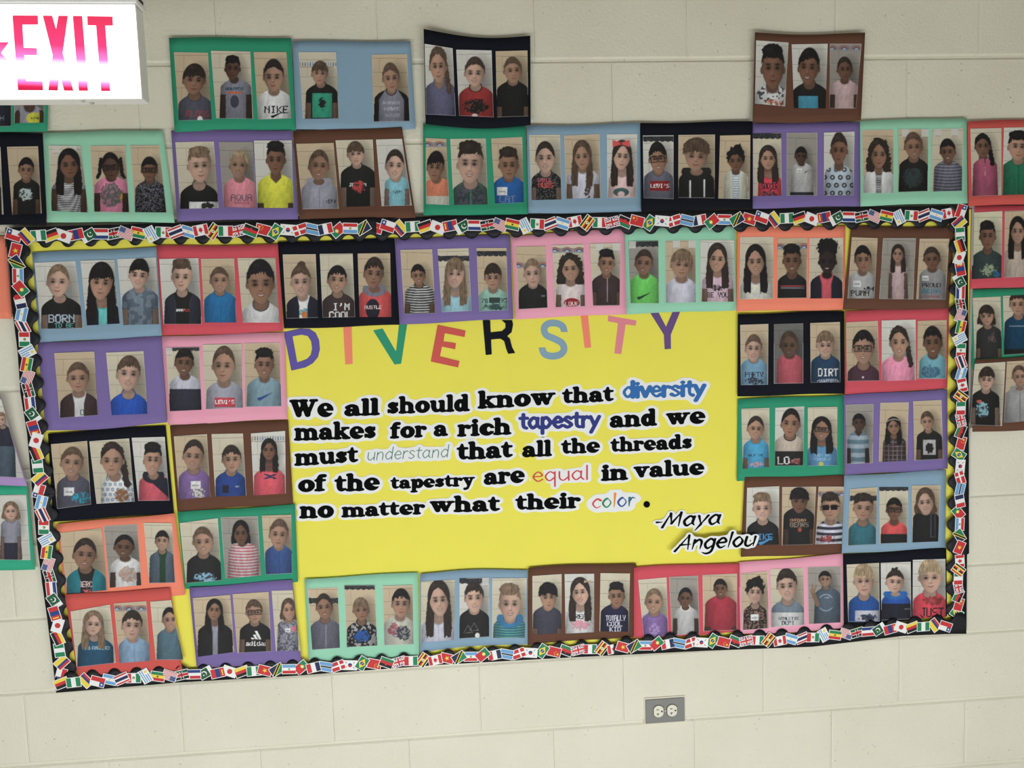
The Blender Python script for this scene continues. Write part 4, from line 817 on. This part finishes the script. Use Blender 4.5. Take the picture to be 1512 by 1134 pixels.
ink = mat('black_ink', s255(16, 17, 18), .95, .04); INK = {'C': ink, 'M': ink, 'D': mat('blue_ink', s255(48, 108, 176), .6), 'T': mat('navy_ink', s255(42, 52, 128), .6),
 'U': mat('green_ink', s255(84, 128, 118), .6), 'Q': mat('red_ink', s255(206, 70, 82), .6)}
RC = [mat(n + '_ink', s255(*c), .6) for n, c in (('coral', (214, 78, 72)), ('leaf', (48, 140, 98)), ('amber', (232, 140, 60)), ('cobalt', (48, 84, 160)), ('sea', (40, 110, 130)))]
card = mat('white_card', s255(236, 238, 238), .75, .25)
def glyph_sd(ch, style, ox, X, Y):
    if style == 'C':
        adv, add, sub = GY[ch]; d = np.full(X.shape, 9.0)
        for g_ in add:
            if g_[0] == 'E': e = sde(X, Y, ox + g_[1], g_[2], g_[3], g_[4])
            else: e = sd_chain(X, Y, cat([(ox + a, b_, r_) for a, b_, r_ in g_]))
            k = .06; hm = np.clip(.5 + .5 * (d - e) / k, 0, 1); d = d * (1 - hm) + e * hm - k * hm * (1 - hm)
        for g_ in sub:
            e = sde(X, Y, ox + g_[1], g_[2], g_[3], g_[4]) if g_[0] == 'E' else sd_poly(X, Y, [(ox + a, b_) for a, b_ in g_[1]])
            d = np.maximum(d, -e)
        return d
    adv, chains = SK[ch]; d = np.full(X.shape, 9.0); rr = {'D': .115, 'T': .15, 'U': .045, 'Q': .06, 'R': .075, 'M': .075}[style]; slant = {'U': .12, 'M': .22, 'R': .05}.get(style, 0)
    for c in chains:
        pts = []
        for n_, (a, b_) in enumerate(c):
            r_ = rr
            if style == 'M': r_ = rr * (1.35 if n_ < len(c) - 1 else .5)
            if style == 'D' and n_ in (0, len(c) - 1): r_ = rr * 1.5
            if style == 'R': r_ = rr * (1.4 - .9 * n_ / (len(c) - 1))
            pts.append((ox + a + slant * b_, b_, r_))
        d = np.minimum(d, sd_chain(X, Y, cat(pts)))
        if style == 'D' and len(c) == 2:
            a, b_ = c[0]; d = np.minimum(d, sd_chain(X, Y, np.array([(ox + a - .12, b_, .07), (ox + a + .1, b_, .07)])))
    return d
def word(crop, txt, xa, ya, xb, yb, H, style, label):
    advs = [(GY if style == 'C' else SK)[c][0] for c in txt]; total = sum(advs) - .06; st = .042
    kx = (xb - xa) / total; X, Y = np.meshgrid(np.arange(-.5, total + .6, st), np.arange(-1.05, 1.95, st))
    over = txt == 'Angelou'; lift = (.0225 if over else .0022) + (.0012 if txt in ('-Maya',) else 0)
    def tow(x, y, l):
        zx = xa + x * kx; zy = ya + (yb - ya) * x / total - y * H; ll = l + BD
        return px2w(*z2p(crop, zx, zy), ll)
    ox = 0; ds = []
    for c, a in zip(txt, advs):
        ds.append(glyph_sd(c, style, ox, X, Y)) if c != ' ' else None; ox += a
    allg = mini(*ds); back = np.full(X.shape, 9.0)
    for d in ds:
        k = .35; hm = np.clip(.5 + .5 * (back - d) / k, 0, 1); back = back * (1 - hm) + d * hm - k * hm * (1 - hm)
    bl = np.clip(back, -1, 3)
    # a hand cut edge: blur the outline a little and push it out
    for _ in range(7):
        pd = np.pad(bl, 1, mode='edge'); bl = (pd[:-2, 1:-1] + pd[2:, 1:-1] + pd[1:-1, :-2] + pd[1:-1, 2:] + pd[1:-1, 1:-1]) / 5
    off = {'C': .25, 'D': .26, 'T': .25, 'U': .34, 'Q': .24, 'R': .46, 'M': .17}[style]
    bl = bl - off + .03 * np.sin(X * 5 + len(txt)) * np.sin(Y * 4)
    o, org = flat_cutout('cutout_word', bl, X[0, 0], Y[0, 0], st, tow, lift, card); tag(o, label, 'word cutout', 'white word cut-outs of the quotation')
    if style == 'R':
        for d, m_ in zip(ds, RC): flat_cutout('lettering', d, X[0, 0], Y[0, 0], st, tow, lift + .0004, m_, o, .0003, org)
    else: flat_cutout('lettering', allg - (.035 if style == 'C' else 0), X[0, 0], Y[0, 0], st, tow, lift + .0004, INK[style], o, .0003, org)
for w_ in WORDS: word(*w_)
X, Y = np.meshgrid(np.arange(648, 692, 1.5), np.arange(613, 658, 1.5))
o, org = flat_cutout('cutout_full_stop', sde(X, Y, 670, 635, 16.5, 16.5), 648, 613, 1.5, lambda x, y, l: px2w(*z2p('K', x, y), BD + l), .0022, ink)
tag(o, 'round black paper full stop ending the quotation, right of color', 'full stop')

# ---------------------------------------------------------------- flags of the border
FC = dict(W=(240, 240, 238), R=(204, 52, 56), r=(176, 40, 48), B=(40, 66, 132), b=(110, 165, 214), K=(30, 30, 32), Y=(240, 214, 80), G=(34, 132, 88), g=(60, 150, 90), N=(36, 44, 84), O=(232, 150, 60), D=(28, 92, 60))
FK = list(FC); fmats = [mat('flag_ink_' + n, s255(*FC[k]), .55, .3) for n, k in zip('white red crimson blue sky black yellow green leaf navy orange pine'.split(), FK)]
def star(cx, cy, r, n=5, inner=.4):
    return [(cx + (r if k % 2 == 0 else r * inner) * math.sin(k * math.pi / n), cy + (r if k % 2 == 0 else r * inner) * math.cos(k * math.pi / n)) for k in range(2 * n)]
def disc(cx, cy, r, n=14): return [(cx + r * math.cos(2 * math.pi * k / n), cy + r * math.sin(2 * math.pi * k / n)) for k in range(n)]
def rc(x0, y0, x1, y1): return [(x0, y0), (x1, y0), (x1, y1), (x0, y1)]
def hs(cols): n = sum(w for _, w in cols); y = 1; out = []
def hst(*cw):
    n = sum(w for _, w in cw); y = 1.0; out = []
    for c, w in cw: out.append((c, rc(0, y - w / n, 1.5, y))); y -= w / n
    return out
def vst(*cw):
    n = sum(w for _, w in cw); x = 0.0; out = []
    for c, w in cw: out.append((c, rc(x, 0, x + 1.5 * w / n, 1))); x += 1.5 * w / n
    return out
def cross(col, cx, cy, t): return [(col, rc(0, cy - t, 1.5, cy + t)), (col, rc(cx - t, 0, cx + t, 1))]
def diag(col, t): return [(col, [(0, 1), (0, 1 - t), (1.5 - t * 1.4, 0), (1.5, 0), (1.5, t), (t * 1.4, 1)]), (col, [(0, 0), (t * 1.4, 0), (1.5, 1 - t), (1.5, 1), (1.5 - t * 1.4, 1), (0, t)])]
FL = dict(
 chile=hst('W1', 'R1') if 0 else hst(('W', 1), ('R', 1)) + [('B', rc(0, .5, .5, 1)), ('W', star(.25, .75, .17))], colombia=hst(('Y', 2), ('B', 1), ('R', 1)), nigeria=vst(('G', 1), ('W', 1), ('G', 1)), germany=hst(('K', 1), ('R', 1), ('Y', 1)),
 japan=[('W', rc(0, 0, 1.5, 1)), ('R', disc(.75, .5, .3))], mongolia=vst(('R', 1), ('B', 1), ('R', 1)) + [('Y', rc(.16, .2, .3, .65)), ('Y', disc(.23, .76, .09, 8))],
 pakistan=vst(('W', 1), ('D', 3)) + [('W', disc(.93, .5, .29)), ('D', disc(1.0, .56, .25)), ('W', star(1.08, .64, .12))], netherlands=hst(('R', 1), ('W', 1), ('B', 1)),
 kenya=hst(('K', 5), ('W', 1), ('R', 5), ('W', 1), ('D', 5)) + [('W', [(.55, .1), (.62, .1), (.97, .9), (.9, .9)]), ('W', [(.9, .1), (.97, .1), (.62, .9), (.55, .9)]), ('r', [(.75, .88), (.6, .5), (.75, .12), (.9, .5)]), ('K', rc(.735, .3, .765, .7))],
 usa=hst(*[('R' if k % 2 == 0 else 'W', 1) for k in range(13)]) + [('B', rc(0, .46, .62, 1))] + [('W', disc(.1 + .14 * i, .56 + .17 * j, .03, 5)) for i in range(4) for j in range(3)],
 ghana=hst(('R', 1), ('Y', 1), ('G', 1)) + [('K', star(.75, .5, .17))], uruguay=hst(*[('W' if k % 2 == 0 else 'b', 1) for k in range(9)]) + [('W', rc(0, .45, .6, 1)), ('Y', star(.3, .72, .2, 8, .6))],
 mexico=vst(('G', 1), ('W', 1), ('R', 1)) + [('g', disc(.75, .47, .15)), ('O', disc(.75, .53, .09, 8))], thailand=hst(('R', 1), ('W', 1), ('N', 2), ('W', 1), ('R', 1)), argentina=hst(('b', 1), ('W', 1), ('b', 1)) + [('Y', star(.75, .5, .13, 8, .6))],
 canada=vst(('R', 1), ('W', 2), ('R', 1)) + [('R', [(.75, .85), (.82, .68), (.95, .72), (.9, .55), (1.03, .45), (.85, .36), (.85, .28), (.77, .3), (.77, .15), (.73, .15), (.73, .3), (.65, .28), (.65, .36), (.47, .45), (.6, .55), (.55, .72), (.68, .68)])],
 uganda=hst(*[(c, 1) for c in 'KYRKYR']) + [('W', disc(.75, .5, .17)), ('K', disc(.76, .5, .08, 6))], ireland=vst(('G', 1), ('W', 1), ('R', 1)), uk=[('B', rc(0, 0, 1.5, 1))] + diag('W', .16) + diag('R', .06) + cross('W', .75, .5, .17) + cross('R', .75, .5, .1),
 malawi=hst(('K', 1), ('R', 1), ('G', 1)) + [('R', star(.75, .68, .16, 9, .6))], china=[('R', rc(0, 0, 1.5, 1)), ('Y', star(.3, .72, .18))] + [('Y', star(a, b_, .07)) for a, b_ in ((.56, .9), (.68, .76), (.68, .6), (.56, .46))],
 brazil=[('G', rc(0, 0, 1.5, 1)), ('Y', [(.12, .5), (.75, .1), (1.38, .5), (.75, .9)]), ('B', disc(.75, .5, .22)), ('W', [(.55, .54), (.95, .44), (.95, .48), (.56, .59)])],
 korea=[('W', rc(0, 0, 1.5, 1)), ('R', disc(.75, .5, .24)), ('B', [(.51, .5)] + [(.75 + .24 * math.cos(math.pi + k * math.pi / 8), .5 + .24 * math.sin(math.pi + k * math.pi / 8)) for k in range(1, 8)] + [(.99, .5)])] + [('K', [(a - .1, b_ - .09), (a - .06, b_ - .12), (a + .1, b_ + .07), (a + .06, b_ + .1)]) for a, b_ in ((.3, .22), (1.2, .78))] + [('K', [(a - .1, b_ + .07), (a - .06, b_ + .1), (a + .1, b_ - .09), (a + .06, b_ - .12)]) for a, b_ in ((.3, .8), (1.2, .22))],
 denmark=[('R', rc(0, 0, 1.5, 1))] + cross('W', .55, .5, .09), botswana=hst(('b', 9), ('W', 1), ('K', 4), ('W', 1), ('b', 9)), france=vst(('N', 1), ('W', 1), ('R', 1)), portugal=vst(('G', 2), ('R', 3)) + [('Y', disc(.6, .5, .2)), ('W', disc(.6, .5, .1, 8))],
 paraguay=hst(('R', 1), ('W', 1), ('b', 1)) + [('G', disc(.75, .5, .12)), ('Y', disc(.75, .5, .06, 6))], tanzania=[('G', [(0, 0), (0, 1), (1.5, 1)]), ('N', [(0, 0), (1.5, 0), (1.5, 1)]), ('Y', [(0, 0), (.3, 0), (1.5, .8), (1.5, 1), (1.2, 1), (0, .2)]), ('K', [(0, 0), (.17, 0), (1.5, .89), (1.5, 1), (1.33, 1), (0, .11)])],
 vietnam=[('R', rc(0, 0, 1.5, 1)), ('Y', star(.75, .5, .3))])
FROT = dict(chile=20, colombia=52, nigeria=-2, germany=-18, japan=22, mongolia=-10, pakistan=-28, netherlands=2, kenya=-10, usa=24, ghana=14, uruguay=-115, mexico=4, thailand=-20, argentina=18, canada=-10, uganda=-52, ireland=2, uk=-12, malawi=24, china=16, brazil=-55, korea=6, denmark=-16, botswana=14, france=-10, portugal=-38, paraguay=3, tanzania=-30, vietnam=18)
FOFF = dict(colombia=.06, uruguay=.1, brazil=.1, uganda=.0, portugal=.1, pakistan=.08, china=-.04, chile=-.08, canada=-.1, japan=.08)
fmesh = {}
def flag_mesh(name):
    if name in fmesh: return fmesh[name]
    v, f, mi = [], [], []; W_, H_ = .0385, .0265
    def add(poly, key, z):
        n = len(v); v.extend([((a / 1.5 - .5) * W_ * .92, -z, (b_ - .5) * H_ * .92) for a, b_ in poly])
        ar = sum(poly[i][0] * poly[(i+1) % len(poly)][1] - poly[(i+1) % len(poly)][0] * poly[i][1] for i in range(len(poly)))
        ids = list(range(n, n + len(poly))); f.append(ids if ar > 0 else ids[::-1]); mi.append(FK.index(key))
    e = .07; add(rc(-e, -e, 1.5 + e, 1 + e), 'W', .00008)
    for k, (key, poly) in enumerate(FL[name]): add(poly, key, .00014 + .00005 * k)
    me = mesh('flag', v, f); me.materials.clear()
    for m_ in fmats: me.materials.append(m_)
    me.polygons.foreach_set('material_index', mi); fmesh[name] = me; return me
black_trim = mat('black_border_card', s255(20, 21, 27), .55, .3, .05, 300); 
def polyl(pts):
    P = np.array(pts, float); L_ = np.concatenate([[0], np.cumsum(np.hypot(*np.diff(P, axis=0).T))]); return P, L_ / L_[-1]
def along(pl, t): return np.stack([np.interp(t, pl[1], pl[0][:, 0]), np.interp(t, pl[1], pl[0][:, 1])], -1)
def strip(label, outer, inner, t0, t1, flags, ang, nsc, lay, flip=1, ph=0.0):
    """part t0..t1 of a border side; flags = [(country, t)]"""
    po, pi = polyl(outer), polyl(inner); n = int(560 * (t1 - t0)) * 2 + 8; T = np.linspace(t0, t1, n)
    O = along(po, T); I = along(pi, T); nrm = I - O; ln = np.hypot(*nrm.T)[:, None]; nrm = nrm / ln
    cw_ = np.cos(2 * math.pi * (T * nsc + ph)); wave = 4.8 * np.sign(cw_) * np.abs(cw_) ** .7
    I = I - nrm * wave[:, None] * -1
    S_ = np.linspace(0, 1, 5)[:, None, None]; P = O[None] * (1 - S_) + I[None] * S_
    def lf(t, s): return .0225 + lay * .0012 + .0016 * np.sin(t * 37 + lay) * (1 - s) + .0014 * np.sin(t * 19 + 2 * lay)
    Wp = px2w(P[..., 0], P[..., 1], lf(T[None, :], S_[..., 0]))
    if flip < 0: Wp = Wp[::-1]
    me = grid_mesh('flag_border_strip', Wp); org = Vector(Wp[2, n // 2]); me.transform(Matrix.Translation(-org))
    o = link('flag_border_strip', me, None, black_trim, True); o.location = org; md = o.modifiers.new('thickness', 'SOLIDIFY'); md.thickness = .0005; md.offset = -1
    tag(o, label, 'border strip', 'scalloped black border strips printed with flags')
    for k, (c, t) in enumerate(flags):
        s = {(0, 1): .49, (180, -1): .40 if abs(outer[0][0] - outer[-1][0]) < 200 else .53}.get((ang, flip), .43) + FOFF.get(c, 0) * .8; p0 = along(po, [t]) * (1 - s) + along(pi, [t]) * s
        w = px2w(p0[0, 0], p0[0, 1], lf(t, s) + .0007 + .00035 * (k % 2)); q0, q1 = (px2w(*along(po, [min(1, max(0, t + e))])[0], .023) for e in (-.02, .02)); dr = math.degrees(math.atan2(q1[2] - q0[2], q1[0] - q0[0]))
        g_ = link('flag', flag_mesh(c), o); g_.location = Vector(w) - org; g_.rotation_euler = (0, math.radians(FROT[c] - dr + ang), 0)
def seq(start, n, step=1):
    i = CYC.index(start); return [CYC[(i + step * k) % 30] for k in range(n)]
def spread(names, ta, tb): return [(c, ta + (tb - ta) * k / (len(names) - 1)) for k, c in enumerate(names)]
TO = [(8, 336), (100, 333.5), (200, 331), (440, 325), (615, 320), (836, 316), (1109, 309.5), (1406, 303.5), (1431, 303)]
TI = [(8, 363), (87, 360.5), (253, 356.5), (407, 354.5), (604, 350), (749, 346.5), (935, 341.5), (1363, 332), (1431, 330.5)]
LO = [(8, 338), (14, 401), (17, 449), (26, 520), (30, 580), (39.7, 639), (47, 719), (54, 798), (62, 860), (70, 916), (83, 1022)]
LI = [(37, 338), (42, 385), (50, 449), (56, 520), (61, 590), (70, 666), (80, 752), (89, 825), (95.5, 880), (105, 950), (113, 1018)]
BO = [(83, 1023), (262, 1008), (440, 997.5), (653, 981.5), (840, 971), (1040, 961), (1200, 955), (1334, 939), (1427, 935)]
BI = [(80, 998), (145, 993), (407, 980), (575, 970.5), (749, 957), (900, 947), (993, 939), (1159, 933), (1305, 919), (1427, 909)]
RO = [(1428.5, 304.5), (1430, 500), (1431, 817), (1428, 819), (1427, 936)]
RI = [(1406, 304), (1406.5, 435), (1408, 552), (1405, 676), (1402, 807), (1401.5, 936)]
top_all = spread(seq('chile', 76), .0085, .979)
strip('left end of the black flag border along the top of the yellow board', TO, TI, 0, .385, [f for f in top_all if f[1] < .38], 0, 43, 1, ph=.2)
strip('middle length of the black flag border along the board\'s top edge', TO, TI, .375, .765, [f for f in top_all if .38 <= f[1] < .76], 0, 43, 2, ph=.2)
strip('right end of the black flag border along the top, reaching the top right corner', TO, TI, .755, 1, [f for f in top_all if f[1] >= .76], 0, 43, 1, ph=.2)
lf1 = spread(['vietnam', 'tanzania', 'paraguay', 'portugal', 'france', 'argentina', 'thailand', 'mexico', 'uruguay', 'ghana', 'usa', 'kenya', 'netherlands', 'pakistan', 'mongolia', 'japan', 'germany', 'nigeria', 'colombia', 'chile'], .047, .567)
lf2 = spread(['argentina', 'thailand', 'mexico', 'uruguay', 'ghana', 'usa', 'kenya', 'netherlands', 'pakistan', 'mongolia', 'japan', 'germany', 'nigeria', 'colombia', 'chile'], .592, .965)
strip('upper half of the black flag border down the board\'s left side', LO, LI, 0, .585, lf1, 180, 21, 3, flip=-1)
strip('lower half of the black flag border down the board\'s left side', LO, LI, .575, 1, lf2, 180, 21, 2, flip=-1)
b1 = spread(['germany', 'nigeria', 'colombia', 'chile', 'argentina', 'thailand', 'mexico', 'uruguay', 'ghana', 'usa', 'kenya', 'netherlands', 'pakistan', 'mongolia', 'japan', 'germany', 'nigeria'], 0.007, .218) + spread(seq('vietnam', 15, -1), .23, .417)
b2 = spread(seq('vietnam', 15, -1), .43, .613); b3 = spread(seq('vietnam', 15, -1), .623, .795) + spread(['argentina', 'thailand', 'mexico', 'uruguay', 'ghana', 'usa', 'kenya', 'netherlands', 'pakistan', 'mongolia', 'japan', 'germany', 'nigeria', 'colombia', 'chile'], .807, .977)
strip('left length of the black flag border along the board\'s bottom edge', BO, BI, 0, .425, b1, 180, 41, 4, flip=-1, ph=.3)
strip('middle length of the black flag border along the board\'s bottom edge', BO, BI, .42, .618, b2, 180, 41, 3, flip=-1, ph=.3)
strip('right length of the black flag border along the board\'s bottom edge', BO, BI, .613, 1, b3, 180, 41, 4, flip=-1, ph=.3)
r1 = spread(seq('chile', 30), .012, .797); r2 = spread(['canada', 'uganda', 'ireland', 'uk', 'malawi', 'china', 'brazil', 'korea'], .83, .972)
strip('tall upper length of the black flag border down the board\'s right side', RO, RI, 0, .815, r1, 0, 20, 3, ph=.1)
strip('short lower length of the black flag border at the bottom right corner', RO, RI, .81, 1, r2, 0, 20, 2, ph=.1)

# ---------------------------------------------------------------- exit sign hanging from the ceiling
EY = .50                                                   # metres in front of the wall
TR = px2w(199.7, 8.2, EY); BR = px2w(209.8, 146, EY); sh_ = TR[2] - BR[2]
SW_, SH, ST = .335, sh_, .046
sign = D.objects.new('exit_sign', None); COL.objects.link(sign); sign.location = (BR[0], -EY, BR[2]); sign.rotation_euler = (0, 0, math.radians(1.2))
tag(sign, 'lit white exit sign with red letters hanging in the top left corner', 'exit sign')
hous = mat('sign_housing', s255(236, 236, 232), .45, .4)
def sbox(n, lo, hi, m, bev=.001): return box(n, lo, hi, m, sign, bev)
face_m = mat('lit_face', s255(250, 250, 250), .3, .5, emis=(1, .985, .99), es=1.6)
def hot(name, col, base):
    m = mat(name, col, .3, .4); nt = m.node_tree; b = nt.nodes['Principled BSDF']; g = nt.nodes.new('ShaderNodeTexCoord'); sp = nt.nodes.new('ShaderNodeSeparateXYZ')
    nt.links.new(g.outputs['Object'], sp.inputs['Vector']); 
    def cr(pts, src):
        r_ = nt.nodes.new('ShaderNodeValToRGB'); e = r_.color_ramp.elements
        while len(e) < len(pts): e.new(.5)
        for k, (p_, c) in enumerate(pts): e[k].position = p_; e[k].color = (*c, 1)
        nt.links.new(src, r_.inputs['Fac']); return r_
    mr = nt.nodes.new('ShaderNodeMapRange'); mr.inputs['From Min'].default_value = 0; mr.inputs['From Max'].default_value = SH; nt.links.new(sp.outputs['Z'], mr.inputs['Value'])
    wv = nt.nodes.new('ShaderNodeMath'); wv.operation = 'MULTIPLY_ADD'; wv.inputs[1].default_value = .32
    mx_ = nt.nodes.new('ShaderNodeMapRange'); mx_.inputs['From Min'].default_value = -.30; mx_.inputs['From Max'].default_value = -.02; mx_.inputs['To Min'].default_value = -.1; mx_.inputs['To Max'].default_value = .12; nt.links.new(sp.outputs['X'], mx_.inputs['Value'])
    nt.links.new(mx_.outputs['Result'], wv.inputs[0]); nt.links.new(mr.outputs['Result'], wv.inputs[2])
    r_ = cr([(0.06, (.32, .008, .03)), (.13, (.8, .02, .10)), (.185, (1.2, .35, 1.0)), (.23, (1.6, 1.3, 1.5)), (.37, (1.6, 1.3, 1.6)), (.44, (.85, .28, .80)), (.58, (.95, .06, .24)), (.92, (.75, .04, .10))], wv.outputs['Value'])
    nt.links.new(r_.outputs['Color'], b.inputs['Emission Color']); b.inputs['Emission Strength'].default_value = 1.0; return m
red_lens = hot('red_lens_lit_by_tube', s255(120, 12, 30), 1)
sbox('housing', (-SW_, .001, 0), (0, ST, SH), hous, .003)
sbox('face_panel', (-SW_ + .002, -.0022, .0015), (-.001, .001, SH - .015), face_m)
bez = mat('lit_bezel', s255(240, 240, 238), .4, .4, emis=(1, .985, .99), es=.55); sbox('top_bezel', (-SW_, -.005, SH - .0145), (.0, .001, SH + .001), bez, .0012)
sbox('canopy', (-SW_ - .001, -.006, SH + .0035), (.004, ST + .006, SH + .05), hous, .002)
sbox('vent_slot', (.0038, .004, SH + .012), (.0046, ST - .012, SH + .018), mat('slot_dark', s255(30, 28, 26), .6), .0)
sbox('stem', (-SW_ / 2 - .012, ST / 2 - .012, SH + .045), (-SW_ / 2 + .012, ST / 2 + .012, 2.64 - BR[2]), hous, .003)
sbox('latch', (-.118, .006, -.003), (-.112, .012, .001), alu, .0008); sbox('latch', (-.108, .022, -.003), (-.101, .029, .001), alu, .0008)
inv_s = lambda p: Vector(p)
def sgn(px, py):                                           # pixel on the face plane -> sign coordinates
    P_ = px2w(px, py, EY + .002); v = Vector(P_) - sign.location; v.rotate(Matrix.Rotation(-sign.rotation_euler.z, 3, 'Z')); return v.x, v.z
def lens(name, polys, lab=None):
    v, f = [], []
    for poly in polys:
        n = len(v); pts = [sgn(a / 6.3, b_ / 6.3) for a, b_ in poly]; ar = sum(pts[i][0]*pts[(i+1) % len(pts)][1] - pts[(i+1) % len(pts)][0]*pts[i][1] for i in range(len(pts)))
        if ar < 0: pts = pts[::-1]
        m_ = len(pts); v += [(a, -.0032, b_) for a, b_ in pts] + [(a, -.0020, b_) for a, b_ in pts]
        f.append(list(range(n, n + m_))); f += [(n + (i+1) % m_, n + i, n + m_ + i, n + m_ + (i+1) % m_) for i in range(m_)]
    o = link(name, mesh(name, v, f), sign, red_lens)
    if lab: o['label'] = lab
    return o
lens('letter', [[(130, 153), (362, 153), (364, 236), (220, 238), (232, 452), (352, 456), (356, 520), (236, 520), (255, 762), (405, 764), (411, 846), (181, 846)]], 'red letter E')
lens('letter', [[(408, 153), (494, 153), (530, 280), (553, 153), (638, 153), (590, 500), (690, 848), (605, 848), (560, 680), (545, 848), (460, 846), (500, 520)]], 'red letter X')
lens('letter', [[(684, 153), (770, 153), (824, 848), (740, 848)]], 'red letter I')
lens('letter', [[(817, 155), (1050, 157), (1054, 241), (982, 241), (1029, 850), (946, 850), (899, 241), (820, 239)]], 'red letter T')
lens('arrow', [[(95, 402), (24, 500), (108, 604), (30, 604), (-60, 500), (15, 402)]], 'red direction chevron')

# ---------------------------------------------------------------- electrical outlet low on the wall
og = px2w(982, 1049, .006); outlet = D.objects.new('electrical_outlet', None); COL.objects.link(outlet); outlet.location = Vector(og)
tag(outlet, 'grey metal outlet plate with two ivory sockets low on the wall under the board', 'outlet')
plate_m = mat('grey_plate', s255(128, 128, 124), .45, .5, .05, 120, metal=.2); ivory = mat('ivory', s255(226, 222, 204), .4, .5); dark = mat('slot_black', s255(22, 22, 20), .6)
gap_m = mat('paint_edge', s255(226, 222, 204), .7)
pw, phh = .1130, .0700
box('plate', (-pw/2, -.002, -phh/2), (pw/2, .005, phh/2), plate_m, outlet, .0015)
box('painted_rim', (-pw/2 - .003, .002, -phh/2 - .002), (pw/2 + .003, .0062, phh/2 + .004), gap_m, outlet, .001)
def cyl(name, cx, cz, rx, rz, y0, y1, m, parent, n=28, flat=0):
    pts = [(cx + rx * math.cos(2*math.pi*k/n), cz + max(-rz*.86, min(rz*.86, rz*math.sin(2*math.pi*k/n))) if flat == 2 else cz + rz*math.sin(2*math.pi*k/n)) for k in range(n)]
    if flat == 1: pts = [(cx + max(-rx*.86, min(rx*.86, a - cx)), b_) for a, b_ in pts]
    v = [(a, y0, b_) for a, b_ in pts] + [(a, y1, b_) for a, b_ in pts]; f = [list(range(n))] + [((k+1) % n, k, n+k, n+(k+1) % n) for k in range(n)]
    return link(name, mesh(name, v, f), parent, m)
for sx_ in (-.0195, .0195):
    cyl('socket_recess', sx_, 0, .0178, .0190, -.00225, .002, dark, outlet, flat=1)
    r_ = cyl('socket', sx_, 0, .0162, .0174, -.0042, -.0005, ivory, outlet, flat=1)
    box('slot', (sx_ - .0062, -.0046, .0048), (sx_ + .0008, -.004, .0067), dark, r_); box('slot', (sx_ - .0062, -.0046, -.0072), (sx_ + .0018, -.004, -.0056), dark, r_); box('slot', (sx_ - .0032, -.0046, -.0118), (sx_ - .0014, -.004, -.0068), dark, r_)
    cyl('ground_hole', sx_ + .0092, 0, .0024, .0026, -.0046, -.004, dark, r_, 12)
cyl('screw', 0, 0, .0028, .0028, -.0034, -.0015, alu, outlet, 14)
print('tris', sum(len(m.polygons) for m in D.meshes) * 2)
